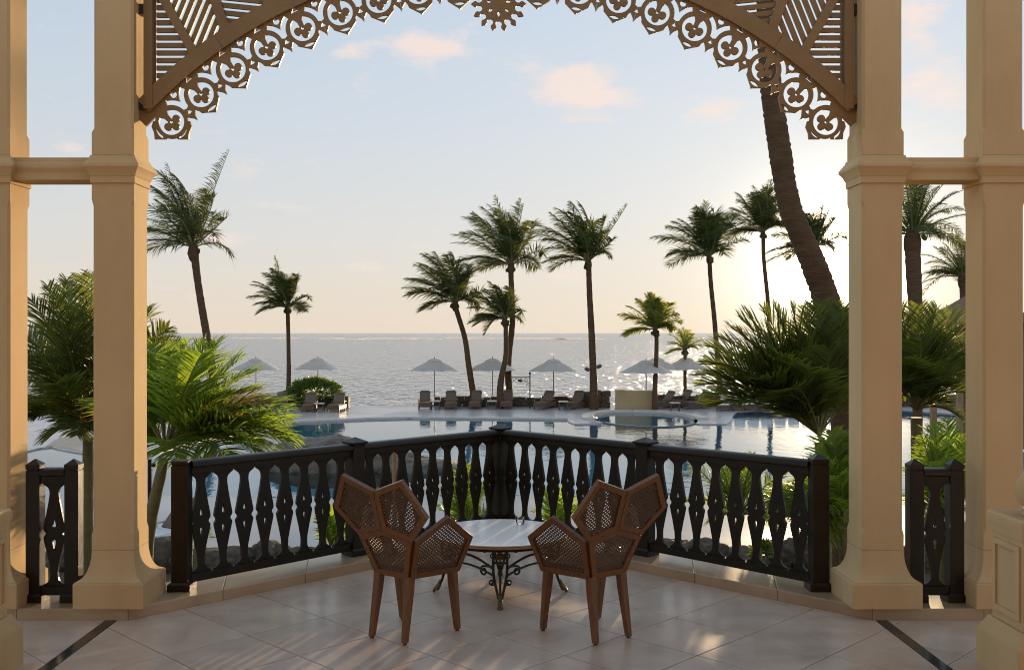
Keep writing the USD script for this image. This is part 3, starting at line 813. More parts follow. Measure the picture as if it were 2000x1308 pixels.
gl = trimesh.creation.revolve([(0, .002), (.026, .002), (.030, .010), (.034, .035), (.036, .055), (.034, .055), (.032, .035), (.028, .014), (0, .012)], sections=32)
g_ = ground(1016, 1023, .431)
gl.apply_translation([g_[0], g_[1], .431])
tag(obj('glass', gl, 'clear_glass'), 'small clear glass standing on the far side of the marble table', 'glass')

# ------------------------------------------------------------------ palms
def leaf_strip(b, d, side, L, w, droop, n=2, twist=None):
    """One narrow leaflet: vertices and faces; a strip that narrows to a point and droops."""
    pts = []
    for i in range(n + 1):
        t = i / n
        pts.append(b + d * L * t + np.array([0, 0, -droop * L * t * t]))
    v, f = [], []
    for i in range(n):
        t = i / n
        ww = w * (0.55 if i == 0 else 1.0) * (1 - .45 * t)
        v += [pts[i] - side * ww / 2, pts[i] + side * ww / 2]
    v.append(pts[-1])
    for i in range(n - 1):
        k = 2 * i
        f += [[k, k + 1, k + 3], [k, k + 3, k + 2]]
    k = 2 * (n - 1)
    f.append([k, k + 1, k + 2])
    return v, f
def frond(rng, base, ctrl, tip, nleaf, llen, lw, wind, seg=3, vee=.25, droop=.35, rr=.02, fwd=.65, prof=None, skip=.12):
    """Leaflets along a curved midrib; the midrib itself is returned apart."""
    base, ctrl, tip = map(np.asarray, (base, ctrl, tip))
    C = lambda t: (1 - t) ** 2 * base + 2 * t * (1 - t) * ctrl + t * t * tip
    D = lambda t: 2 * (1 - t) * (ctrl - base) + 2 * t * (tip - ctrl)
    V, Fc = [], []
    rot = rng.uniform(-.5, .5)
    for i in range(nleaf):
        t = skip + (1 - skip) * (i + rng.uniform(-.2, .2)) / nleaf
        t = min(max(t, .02), .995)
        p, d = C(t), D(t); d = d / np.linalg.norm(d)
        s = np.cross(d, [0, 0, 1.0])
        if np.linalg.norm(s) < .15: s = np.cross(d, [0.3, 1.0, 0])
        s /= np.linalg.norm(s); u = np.cross(s, d)
        s2 = s * math.cos(rot) + u * math.sin(rot); u2 = np.cross(s2, d)
        lp = (.55 + .6 * math.sin(math.pi * min(1, t * .9 + .12))) * (1 - .55 * max(0, t - .75) / .25)
        for sg in (-1, 1):
            dd = d * fwd + s2 * sg * (1 - .25 * t) + u2 * vee + wind * rng.uniform(.5, 1.1) + rng.normal(0, .07, 3)
            dd /= np.linalg.norm(dd)
            sd = np.cross(dd, u2 + rng.normal(0, .35, 3)); nn = np.linalg.norm(sd)
            if nn < 1e-3: continue
            v, f = leaf_strip(p, dd, sd / nn, llen * lp * rng.uniform(.8, 1.1), lw, droop * rng.uniform(.5, 1.5), seg)
            k = len(V); V += v; Fc += [[a + k for a in q] for q in f]
    rib = tube([C(t) for t in np.linspace(0, 1, 9)], rr * np.linspace(1, .18, 9), 5)
    return trimesh.Trimesh(np.array(V), np.array(Fc), process=False), rib

def trunk_mesh(pts, radii, rings=None, sides=12, seed=0):
    n = max(14, int(len(pts) * 8)) if rings is None else rings
    P_ = spline(pts, n)
    rad = np.interp(np.linspace(0, 1, n), np.linspace(0, 1, len(radii)), radii)
    rad = rad * (1 + .035 * np.sin(np.arange(n) * 2.3 + seed))
    m = tube(P_, rad, sides)
    if n > 100:                                   # a close trunk: ragged leaf scars
        v = m.vertices.copy(); k = n * sides
        ax = np.repeat(P_, sides, 0); d = v[:k] - ax
        ph = (np.repeat(np.arange(n), sides) * .5 + 1.5 * meshkit.noise(v[:k] * 1.2, 4)) % 1.0
        v[:k] = ax + d * (1 + .075 * (ph - .4) + .12 * (meshkit.fbm(v[:k] * np.array([7, 7, 4.]), 3, 8) - .5))[:, None]
        m = trimesh.Trimesh(v, m.faces, process=False)
    return m

def coconut_palm(seed, d, trunk_px, rpx, crown_px, label, nf, L, wind, extra=(), lightleaf=False, lo=22, hi=90, lw=.052, llen=1.0, nleaf=46, droopf=.16, base_z=DECK, group='coconut palms along the sea edge', bias=None, name='coconut_palm', dead=0):
    """trunk_px runs from the crown down; everything stands at distance d."""
    rng = np.random.default_rng(seed)
    pts = [at(x, y, d) for x, y in trunk_px]
    foot = pts[-1].copy(); foot[2] = base_z - .1
    if pts[-1][2] > base_z: pts.append(foot)
    else: pts[-1][2] = base_z - .1
    o = pts[-1]
    t = thing(name, label, 'palm tree', o, 0, group)
    pts = [p - o for p in pts][::-1]
    rs = np.array(rpx[::-1]) * d / F * .88
    obj('trunk', trunk_mesh(pts, rs, rings=40 if d > 20 else 260, sides=12 if d > 20 else 36, seed=seed), 'palm_bark', t, 50)
    top = at(crown_px[0], crown_px[1] + 6, d) - o
    hd = trimesh.creation.icosphere(2, rs[-1] * (1.35 if name == 'coconut_palm' else 1.1)); hd.apply_scale([1, 1, 1.9]); hd.apply_translation(top + (0, 0, -rs[-1] * 1.2))
    obj('crown_shaft', hd, 'palm_bark', t, 50)
    for k in range(rng.integers(3, 7)):
        an = rng.uniform(0, 6.28)
        c = trimesh.creation.icosphere(1, .085); c.apply_scale([1, 1, 1.25]); c.apply_translation(top + np.array([math.cos(an) * rs[-1] * 1.5, math.sin(an) * rs[-1] * 1.5, -.12 - .16 * rng.random()]))
        obj('coconut', c, 'leaf_dry' if k % 2 else 'leaf_dark', t, True)
    specs = []
    nf = int(nf * 1.05)
    for k in range(nf):
        el = math.radians(lo + (hi - lo) * ((k + .5) / nf) ** .75)
        az = k * 2.39996 + rng.uniform(-.3, .3)
        dr = np.array([math.cos(az) * math.cos(el), math.sin(az) * math.cos(el), math.sin(el)])
        Lk = L * rng.uniform(.85, 1.1)
        ctrl = top + dr * Lk * .5 + np.array([0, 0, .12 * Lk])
        tip = top + dr * Lk * .82 + wind * Lk * rng.uniform(.22, .42) + np.array([0, 0, -droopf * Lk * math.cos(el) * rng.uniform(.5, 1.3)])
        specs.append((ctrl, tip))
    for k in range(4):
        az = math.pi + rng.uniform(-1.0, 1.0); el = math.radians(rng.uniform(-8, 22)); Lk = L * rng.uniform(.6, .85)
        dr = np.array([math.cos(az) * math.cos(el), math.sin(az) * math.cos(el), math.sin(el)])
        specs.append((top + dr * Lk * .5 + np.array([0, 0, .16 * Lk]), top + dr * Lk * .95 + np.array([0, 0, -.12 * Lk])))
    for k in range(2):
        az = rng.uniform(-.9, .9); el = math.radians(rng.uniform(5, 45)); Lk = L * rng.uniform(.45, .6)
        dr = np.array([math.cos(az) * math.cos(el), math.sin(az) * math.cos(el), math.sin(el)])
        specs.append((top + dr * Lk * .55 + np.array([0, 0, .22 * Lk]), top + dr * Lk * .8 + np.array([0, 0, -.22 * Lk])))
    for (dx, dy, bow) in extra:
        tip = top + np.array([dx, rng.uniform(-20, 20), -dy]) * d / F
        ctrl = top + (tip - top) * .5 + np.array([0, 0, bow * d / F])
        specs.append((ctrl, tip))
    for k, (c, e) in enumerate(specs):
        lf, rib = frond(rng, top, c, e, nleaf, llen, lw, wind * .75, seg=2, droop=.34, rr=.035)
        f_ = obj('frond', lf, 'leaf_far_light' if lightleaf else 'leaf_far', t, False)
        obj('midrib', rib, 'rachis', f_, True)
    for k in range(dead):
        az = rng.uniform(0, 6.28); e = top + np.array([math.cos(az) * .7, math.sin(az) * .7, -1.6]); c = top + np.array([math.cos(az) * .8, math.sin(az) * .8, .1])
        lf, rib = frond(rng, top, c, e, 16, .5, lw, wind * .2, seg=2, droop=.9, rr=.03)
        f_ = obj('dead_frond', lf, 'leaf_dry', t, False); obj('midrib', rib, 'rachis', f_, True)
    return t
W = np.array([-1.0, .1, .12])
coconut_palm(1, 47, [(380, 492), (385, 540), (396, 610), (408, 680), (417, 740), (424, 800)], [9, 8, 8.5, 9, 10, 11], (378, 478), 'tallest palm at left, leaning, with one frond blown up to the right', 15, 4.2, W * .9, extra=[(74, -190, 8), (-25, -130, 30), (-60, -150, 20), (-75, -95, 20), (-85, -35, 25), (-50, -165, 10)], lo=22, hi=88)
coconut_palm(2, 52, [(562, 600), (563, 650), (564, 720), (562, 795)], [4.5, 4.5, 5, 6.5], (561, 594), 'palm standing behind the round shrub between the two left parasols', 15, 2.5, W * .8, extra=[(-78, -18, 22), (-65, -50, 22), (-20, -100, 10), (15, -50, 30)], lo=20, hi=88, llen=.65)
coconut_palm(3, 52, [(889, 592), (896, 620), (908, 660), (915, 710), (923, 760), (926, 795)], [5.5, 5.5, 6, 6.5, 7, 7.5], (889, 585), 'palm with a curved trunk and fronds swept far left beside the centre parasol', 15, 3.2, W * 1.0, extra=[(-98, -12, 30), (-85, -45, 28), (-80, -75, 24), (34, -55, 30), (-40, -100, 20)], lo=8, hi=82)
coconut_palm(4, 53, [(998, 525), (1000, 580), (1000, 640), (994, 690), (993, 740), (999, 795)], [6, 6, 6.5, 7, 7.5, 8], (998, 512), 'tall dense palm left of centre over the small bushy palm', 19, 3.8, W * .75, extra=[(-115, 2, 34), (-115, -60, 25), (-75, -105, 20), (-30, -135, 10), (20, -130, 15), (36, -70, 25), (25, -120, 5)], lo=18, hi=88, llen=.95)
coconut_palm(5, 51, [(989, 625), (988, 660), (987, 700), (979, 740), (977, 795)], [5, 5, 6, 7.5, 8], (986, 618), 'small bushy palm tucked against the tall trunk left of centre', 13, 2.3, W * .9, extra=[(-72, 8, 22), (-60, -45, 26), (-40, 30, 30)], lo=15, hi=85, llen=.6, lightleaf=False)
coconut_palm(6, 50, [(1150, 515), (1151, 560), (1155, 640), (1158, 710), (1160, 797)], [6, 6.5, 7.5, 8, 10], (1149, 505), 'tall palm right of centre with a thick trunk and one frond blown right', 16, 3.5, W * .8, extra=[(80, -116, -6), (-98, -60, 40), (-75, -95, 20), (-35, -120, 10), (40, -60, 10), (-95, -40, 30)], lo=24, hi=88, llen=.85)
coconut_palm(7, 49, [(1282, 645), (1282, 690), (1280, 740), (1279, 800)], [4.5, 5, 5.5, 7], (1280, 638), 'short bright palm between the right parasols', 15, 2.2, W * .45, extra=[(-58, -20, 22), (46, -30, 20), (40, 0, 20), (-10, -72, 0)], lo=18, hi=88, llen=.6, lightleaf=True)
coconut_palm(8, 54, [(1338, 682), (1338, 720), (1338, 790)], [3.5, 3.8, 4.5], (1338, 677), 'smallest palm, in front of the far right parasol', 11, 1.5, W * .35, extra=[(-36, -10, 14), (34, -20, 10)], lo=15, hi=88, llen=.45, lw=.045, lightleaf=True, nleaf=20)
coconut_palm(9, 53, [(1386, 505), (1389, 560), (1395, 620), (1400, 680), (1407, 790)], [4.8, 5, 5.5, 6, 7], (1385, 495), 'slender palm with a wide crown left of the great leaning trunk', 18, 3.3, W * .5, extra=[(-98, -28, 40), (-70, -70, 25), (52, -60, 25), (60, -85, 20), (-10, -108, 5)], lo=18, hi=88, lightleaf=False)
coconut_palm(10, 58, [(1491, 455), (1493, 520), (1499, 580), (1503, 650), (1506, 790)], [4.2, 4.3, 4.6, 5, 6], (1490, 448), 'slender palm touching the great leaning trunk on its left', 16, 3.2, W * .5, extra=[(-80, -35, 25), (-50, -80, 20), (32, -40, 20), (10, -100, 0)], lo=18, hi=88)
coconut_palm(11, 60, [(1592, 480), (1596, 560), (1600, 650), (1604, 790)], [4, 4.3, 4.6, 6], (1590, 480), 'palm half hidden behind the great leaning trunk', 14, 3.0, W * .6, extra=[(-92, 10, 20), (-88, 25, 15), (28, -75, 5), (18, -85, 0), (-20, -70, 10)], lo=15, hi=85)
coconut_palm(12, 38, [(1782, 460), (1783, 500), (1786, 560), (1790, 640), (1792, 790)], [17, 16, 13, 11, 11], (1782, 452), 'stout date palm between the right columns', 26, 3.1, W * .1, extra=[(105, 0, 45), (100, -45, 45), (95, -85, 30), (-135, -10, 40), (-130, -28, 30), (60, -100, 20), (108, 30, 50), (30, -100, 8)], lo=-10, hi=85, llen=.42, lw=.035, nleaf=44, name='date_palm', group='date palms at right')
coconut_palm(13, 46, [(1882, 545), (1883, 600), (1884, 660), (1885, 800)], [9, 8, 8, 8], (1880, 535), 'smaller date palm over the hut roof at right', 20, 2.4, W * .2, extra=[(-82, 10, 35), (-78, -25, 30), (-60, -60, 15), (-85, 45, 50)], lo=-15, hi=80, llen=.4, lw=.035, nleaf=36, name='date_palm', group='date palms at right')
# the great leaning trunk close by
coconut_palm(14, 15, [(1497, -330), (1497, -100), (1499, 60), (1507, 180), (1524, 300), (1542, 400), (1578, 490), (1612, 580), (1636, 680), (1652, 800), (1662, 1000)], [20, 21, 22, 23, 24, 24.5, 28, 32, 35, 40, 46], (1497, -350), 'great thick palm trunk leaning across the right side, its crown above the frame', 14, 3.4, W * .6, lo=15, hi=85, llen=.8, nleaf=30, base_z=-1.96, group='none')
stage.GetPrimAtPath('/World/coconut_palm_011').ClearCustomDataByKey('group')

def near_palm(seed, d, crown_px, trunk_px, rpx, label, tips, leaf='leaf_near', llen=.42, lw=.022, nleaf=44, dry=0.0, vee=.25, base_z=-1.96, stemmat='green_trunk', droop=.25, wind=np.array([-.12, .05, 0])):
    """Garden palm close to the terrace: fronds given by the pixels where they end (dx, dy, depth offset, bow)."""
    rng = np.random.default_rng(seed)
    pts = [at(x, y, d) for x, y in trunk_px]
    foot = pts[-1].copy(); foot[2] = base_z - .05
    pts.append(foot); o = foot
    t = thing('garden_palm', label, 'palm', o, 0)
    obj('trunk', trunk_mesh([p - o for p in pts][::-1], np.array(rpx[::-1]) * d / F, rings=30, seed=seed), stemmat, t, 50)
    top = at(*crown_px, d) - o
    tips = list(tips) + [((a_[0] + b_[0]) / 2 + rng.uniform(-14, 14), (a_[1] + b_[1]) / 2 + rng.uniform(-14, 14), (a_[2] + b_[2]) / 2 + rng.uniform(-.3, .5), (a_[3] + b_[3]) / 2) for a_, b_ in zip(tips[:-1], tips[1:]) if math.hypot(a_[0] - b_[0], a_[1] - b_[1]) < 190]
    for k, tp in enumerate(tips):
        tx, ty, dd, bow = tp[:4]
        tip = at(tx, ty, d + dd) - o
        Lf = np.linalg.norm(tip - top)
        ctrl = top + (tip - top) * .5 + np.array([0, 0, bow * Lf])
        lf, rib = frond(rng, top, ctrl, tip, int(nleaf * 1.2), 1.15 * llen * min(1.1, .45 + Lf * .42), lw * .85, wind, seg=4, vee=vee, droop=droop, rr=.014, fwd=.8, skip=.22)
        dryf = len(tp) > 4
        f_ = obj('frond', lf, 'leaf_dry' if dryf else leaf, t, False)
        obj('midrib', rib, 'rachis', f_, True)
    return t
near_palm(21, 9.6, (322, 880), [(320, 895), (312, 935), (300, 985), (290, 1040), (285, 1100)], [10, 13, 14, 15, 17], 'bright green garden palm with a leaning trunk right of the left column',
          [(425, 668, -.2, .16), (365, 668, .2, .10), (300, 672, .3, .05), (560, 800, -.3, .26), (582, 856, .1, .30), (535, 886, -.5, .30), (450, 892, -.6, .25), (500, 760, .4, .22), (470, 700, .6, .15), (240, 700, .3, .15), (200, 780, .2, .25), (345, 900, -.8, .3), (395, 690, -.6, .14), (480, 850, .7, .28), (410, 760, .9, .2), (545, 835, .6, .28), (520, 790, -.2, .25, 1)], nleaf=42, llen=.50, lw=.026)
near_palm(22, 11.0, (172, 842), [(172, 855), (172, 900), (171, 980), (170, 1100)], [10, 11, 11.5, 13], 'dark garden palm behind the left column with arching fronds',
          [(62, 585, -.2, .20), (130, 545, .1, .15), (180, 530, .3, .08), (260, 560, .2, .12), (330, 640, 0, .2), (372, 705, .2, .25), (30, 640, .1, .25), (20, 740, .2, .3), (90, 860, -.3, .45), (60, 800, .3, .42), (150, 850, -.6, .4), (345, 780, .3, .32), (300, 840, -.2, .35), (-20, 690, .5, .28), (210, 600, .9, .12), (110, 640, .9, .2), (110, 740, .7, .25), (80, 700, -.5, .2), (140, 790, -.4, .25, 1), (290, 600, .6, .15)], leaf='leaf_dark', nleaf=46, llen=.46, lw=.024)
near_palm(23, 11.5, (1600, 850), [(1602, 862), (1606, 920), (1610, 1000), (1612, 1100)], [11, 12, 13, 14], 'dense garden palm in front of the sun, left of the right column',
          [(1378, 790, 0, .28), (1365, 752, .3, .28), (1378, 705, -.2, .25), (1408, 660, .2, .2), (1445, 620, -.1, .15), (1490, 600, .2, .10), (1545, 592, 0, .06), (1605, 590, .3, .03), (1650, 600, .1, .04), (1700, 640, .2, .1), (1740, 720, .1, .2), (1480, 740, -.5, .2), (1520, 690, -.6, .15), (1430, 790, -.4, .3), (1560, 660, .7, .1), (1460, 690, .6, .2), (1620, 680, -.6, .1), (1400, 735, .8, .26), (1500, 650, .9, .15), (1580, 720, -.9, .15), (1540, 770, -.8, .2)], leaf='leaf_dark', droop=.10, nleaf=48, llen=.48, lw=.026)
near_palm(24, 12.0, (1790, 800), [(1790, 815), (1791, 880), (1792, 960), (1793, 1080)], [11, 12, 12, 14], 'garden palm filling the gap between the right columns',
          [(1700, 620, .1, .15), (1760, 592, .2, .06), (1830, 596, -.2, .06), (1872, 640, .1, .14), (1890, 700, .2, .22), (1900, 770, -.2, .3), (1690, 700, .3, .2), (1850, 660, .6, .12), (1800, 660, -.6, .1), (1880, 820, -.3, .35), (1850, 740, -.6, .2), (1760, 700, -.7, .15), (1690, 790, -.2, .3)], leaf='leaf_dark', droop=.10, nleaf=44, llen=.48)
near_palm(25, 9.4, (1648, 1020), [(1648, 1030), (1648, 1070), (1650, 1120)], [9, 10, 12], 'bright green young palm against the right column foot',
          [(1612, 862, .1, .08), (1655, 845, .2, .04), (1690, 880, .1, .1), (1570, 905, -.1, .2), (1545, 960, .2, .3), (1600, 1060, -.4, .45), (1560, 1020, -.2, .4), (1640, 930, -.4, .1), (1720, 930, .2, .2), (1590, 940, .4, .2), (1540, 985, .3, .2), (1560, 962, -.2, .2), (1515, 1005, .2, .3), (1500, 965, .4, .25), (1585, 1000, -.5, .3)], nleaf=40, llen=.42, lw=.02)
near_palm(26, 9.8, (1845, 1010), [(1845, 1020), (1846, 1080), (1846, 1130)], [9, 10, 12], 'young palm behind the short railing at right',
          [(1800, 850, .1, .08), (1850, 820, .2, .04), (1890, 860, .1, .1), (1780, 920, -.1, .2), (1900, 930, .2, .25), (1780, 990, -.2, .35), (1880, 1050, -.3, .4), (1840, 900, -.4, .1), (1860, 940, .5, .12)], nleaf=34, llen=.42, lw=.02)
near_palm(27, 11.0, (1440, 1010), [(1440, 1020), (1440, 1060), (1440, 1130)], [7, 8, 10], 'young palm seen through the right balusters',
          [(1350, 905, .1, .15), (1400, 880, .2, .06), (1470, 885, -.1, .06), (1530, 925, .1, .15), (1545, 990, .1, .3), (1340, 980, -.2, .3), (1490, 900, .5, .1), (1500, 1010, -.3, .35), (1525, 1040, .2, .4), (1395, 1010, .2, .4)], nleaf=30, llen=.36, lw=.018)
near_palm(28, 10.8, (905, 1040), [(905, 1048), (905, 1080), (905, 1130)], [6, 7, 9], 'young palm seen through the balusters just left of the corner post',
          [(880, 935, .1, .06), (915, 905, .2, .03), (945, 950, -.1, .1), (850, 985, .1, .2), (960, 1000, .2, .25)], nleaf=24, llen=.32, lw=.02)
near_palm(29, 10.6, (1085, 1050), [(1085, 1058), (1085, 1090), (1085, 1130)], [6, 7, 9], 'young palm seen through the balusters just right of the corner post',
          [(1066, 958, .1, .06), (1102, 950, .2, .03), (1130, 985, -.1, .1), (1045, 1000, .1, .2)], nleaf=20, llen=.30, lw=.022)
near_palm(30, 10.2, (648, 1075), [(648, 1082), (648, 1110), (648, 1140)], [6, 7, 9], 'young palm seen through the left balusters beside the left chair',
          [(640, 990, .1, .05), (660, 995, .2, .03), (630, 1020, -.1, .1), (672, 1030, .1, .2)], nleaf=18, llen=.30, lw=.026)

# ------------------------------------------------------------------ rocks
def boulder(name, c, r, mtl, label, seed, group=None, flat=.6):
    m = trimesh.creation.icosphere(4, 1.0)
    v = m.vertices.copy()
    k = meshkit.fbm(v * 1.3 + seed * 7.1, 4, seed) - .5
    k2 = meshkit.fbm(v * 4.0 + seed * 3.1, 3, seed + 9) - .5
    v = v * (1 + .75 * k + .22 * k2)[:, None]
    v = np.sign(v) * np.abs(v) ** .85
    v *= np.array(r)
    m = trimesh.Trimesh(v + np.array(c), m.faces, process=False)
    return tag(obj(name, m, mtl, None, 40), label, 'rock', group)
w1 = ground(690, 912, WATER) - np.array([0, 0, .12])
isl = [((-.3 - .9, 0, .25), (1.5, 1.3, .75)), ((.3, .2, .12), (1.5, 1.3, .62)), ((1.4, -.2, -.1), (1.4, 1.2, .55)), ((-2.0, .3, .1), (1.0, 1.0, .5)), ((2.4, -.5, -.25), (.9, .9, .4))]
for k, (c, r) in enumerate(isl):
    lab = ['highest brown rock of the island in the pool', 'broad middle rock of the island in the pool', 'sloping right rock of the island in the pool', 'leftmost low rock of the island in the pool', 'lowest right rock tip of the island in the pool'][k]
    boulder('island_rock', w1 + np.array([c[0] + .3, c[1], c[2]]), r, 'rock', lab, k + 3, 'rocks of the pool island')
rng = np.random.default_rng(77)
for k in range(26):
    x = -7.2 + k * .58 + rng.uniform(-.12, .12)
    boulder('border_rock', (x, 16.3 + rng.uniform(-.35, .35), -1.9), (rng.uniform(.34, .5), .4, rng.uniform(.22, .44)), 'dark_rock', 'rough dark rock in the row edging the planting bed below the balustrade', 40 + k, 'rocks edging the planting bed')

# ------------------------------------------------------------------ sea wall, cream wall, planter, shrub
def rough_wall(label, x0, x1, y0, y1, z1, seed, cat='wall', mtl='dark_rock'):
    t = thing('stone_wall', label, cat, ((x0 + x1) / 2, (y0 + y1) / 2, DECK))
    rng = np.random.default_rng(seed); hx = (x1 - x0) / 2; hy = (y1 - y0) / 2; H = z1 - DECK
    rows = max(2, int(H / .24))
    for r_ in range(rows):
        x = -hx - rng.uniform(0, .2)
        while x < hx:
            w = rng.uniform(.3, .6); xe = min(x + w, hx)
            xs = max(x, -hx)
            if xe - xs > .06:
                top_ = H * (r_ + 1) / rows + (rng.uniform(-.06, .05) if r_ == rows - 1 else 0)
                b = cube(xs + .008, xe - .008, -hy + rng.uniform(0, .04), hy, H * r_ / rows + .006, top_)
                b = trimesh.Trimesh(b.vertices + rng.normal(0, .012, b.vertices.shape), b.faces, process=False)
                obj('stone', b, mtl, t, False)
            x += w
    return t
g0, g1 = ground(842, 797, DECK), ground(1196, 797, DECK)
rough_wall('low dark stone wall behind the middle loungers', -3.45, 5.70, 51.95, 52.4, DECK + .50, 3)
rough_wall('dark stone wall stepping up beside the cream wall', 4.3, 5.68, 51.2, 51.7, DECK + .86, 4)
rough_wall('small stone pier at the right end of the left shrub', -8.35, -7.75, 50.9, 51.5, DECK + .62, 5, mtl='rock')
rough_wall('low dark stone wall behind the left loungers', -12.6, -8.4, 51.7, 52.2, DECK + .55, 6)
rough_wall('dark sea wall at the far left between the columns', -36, -14.5, 51.6, 52.2, DECK + .55, 7)
rough_wall('dark stone wall behind the right loungers', 8.2, 34, 51.9, 52.4, DECK + .6, 8)
cw = thing('cream_wall', 'cream rendered garden wall with one stepped top, right of the tall palm', 'wall', ((5.75 + 7.6) / 2, 49.4, DECK))
obj('wall', cube(-.95, .95, -.2, .2, 0, 1.0), 'garden_wall', cw, False)
obj('stepped_end', cube(-.95, -.52, -.21, .21, 1.001, 1.04), 'garden_wall', cw, False)
obj('plinth', cube(-.98, .98, -.23, .23, .002, .09), 'garden_wall', cw, False)

def leaf_cloud(rng, c, r, n, size, up=.4):
    V, Fc = [], []
    for i in range(n):
        d = rng.normal(0, 1, 3); d /= np.linalg.norm(d)
        if d[2] < -.35: d[2] *= -1
        bump_ = .78 + .35 * meshkit.noise(d * 2.6 + c[0], 3)
        p = np.array(c) + d * np.array(r) * bump_ * rng.uniform(.72, 1.04)
        a_ = d + rng.normal(0, .6, 3) + (0, 0, up); a_ /= np.linalg.norm(a_)
        s = np.cross(a_, rng.normal(0, 1, 3)); s /= np.linalg.norm(s)
        L = size * rng.uniform(.7, 1.3)
        k = len(V); V += [p, p + a_ * L * .5 + s * L * .25, p + a_ * L, p + a_ * L * .5 - s * L * .25]; Fc += [[k, k + 1, k + 2], [k, k + 2, k + 3]]
    return trimesh.Trimesh(np.array(V), np.array(Fc), process=False)
rng = np.random.default_rng(12)
sh = thing('shrub', 'round leafy green shrub by the left parasols', 'shrub', (-9.6, 51.0, DECK))
obj('foliage', leaf_cloud(rng, (0.1, 0, .78), (1.35, 1.0, .72), 2600, .17), 'shrub_leaf', sh, False)
obj('lower_foliage', leaf_cloud(rng, (-1.0, -.4, .45), (.75, .7, .48), 1200, .15), 'leaf_dark', sh, False)
obj('stem', tube([(0, 0, 0), (.05, 0, .5), (.0, 0, .8)], [.06, .05, .03], 7), 'palm_bark', sh, True)
near_sh = [((1492, 1082), 10.3, .10, 'small bright leafy plant showing through the right balusters'), ((380, 1040), 10.6, .14, 'low leafy plant below the left balusters')]
for (px, d, r, lab) in near_sh:
    p = at(*px, d)
    s_ = thing('leafy_plant', lab, 'plant', (p[0], p[1], -1.96))
    h = p[2] + 1.96
    obj('foliage', leaf_cloud(rng, (0, 0, h), (r, r, r), 60, .09), 'shrub_leaf', s_, False)
    obj('stem', tube([(0, 0, 0), (.02, 0, h * .5), (0, 0, h)], [.02, .015, .008], 6), 'rachis', s_, True)

# ------------------------------------------------------------------ parasols
def make_parasol(label, loc, dark=False):
    t = thing('parasol', label, 'parasol', loc, 0, 'white parasols on the pool deck')
    Rr, z0, z1 = 1.33, 1.86, 2.52
    n = 8
    def canopy(r0, zlo, r1, zhi, val, sub=3):
        V, Fc = [], []
        ang = [2 * math.pi * (k + .5) / n for k in range(n)]
        rows = []
        for i in range(sub + 1):
            f = i / sub; row = []
            for k in range(n):
                for m_ in range(3):
                    a0_, a1_ = ang[k], ang[k] + 2 * math.pi / n
                    g = m_ / 3
                    p0_ = np.array([math.cos(a0_), math.sin(a0_)]); p1_ = np.array([math.cos(a1_), math.sin(a1_)])
                    xy = (p0_ * (1 - g) + p1_ * g) * (r0 + (r1 - r0) * f)
                    sag = val * math.sin(math.pi * f) + .035 * math.sin(math.pi * g) * (1 - f)
                    row.append((xy[0], xy[1], zlo + (zhi - zlo) * f + sag + (.03 * math.sin(math.pi * g) if False else 0)))
            rows.append(np.array(row))
        mtop = loft(rows); 
        return mtop
    obj('canopy', canopy(Rr, z0, .34, 2.36, .035), 'canvas', t, 25)
    obj('vent_cap', canopy(.45, 2.335, .03, 2.50, .05, 3), 'canvas', t, 25)
    obj('pole', trimesh.util.concatenate([tube([(0, 0, .05), (0, 0, 2.35)], .024, 10)]), 'pole_dark' if dark else 'pole_wood', t, 40)
    fin = trimesh.creation.revolve([(0, 2.49), (.022, 2.50), (.028, 2.55), (.016, 2.60), (0, 2.61)], sections=12); obj('finial', fin, 'pole_dark', t, 40)
    bs = trimesh.creation.revolve([(0, 0), (.25, 0), (.25, .06), (.06, .09), (.04, .25), (0, .25)], sections=24); obj('base', bs, 'pole_dark', t, 30)
    for k in range(n):
        a_ = 2 * math.pi * (k + .5) / n; c, s = math.cos(a_), math.sin(a_)
        obj('rib', tube([(c * .05, s * .05, 2.34), (c * (Rr - .02), s * (Rr - .02), z0 - .018)], .009, 5), 'pole_wood', t, True)
    return t
def gxy(px, py): return tuple(ground(px, py, DECK))
par = make_parasol('leftmost parasol, partly behind the garden palm fronds', gxy(500, 790))
dup(par, 'parasol rising over the round shrub at left', gxy(621, 788), 20)
par2 = make_parasol('left of the three parasols in the middle, above two loungers', gxy(849, 793), True)
dup(par2, 'middle of the three centre parasols, in front of two palm trunks', gxy(962, 792), 13)
dup(par2, 'centre parasol with a dark finial, between the iron bracket and the thick trunk', gxy(1081, 795), 33)
dup(par2, 'front right parasol on a dark pole before the cream wall', gxy(1262, 801), 8)
dup(par2, 'right parasol half hidden behind the front right one and a trunk', gxy(1283, 788.5), 27)
dup(par2, 'far right parasol behind the smallest palm', gxy(1340, 788), 12)

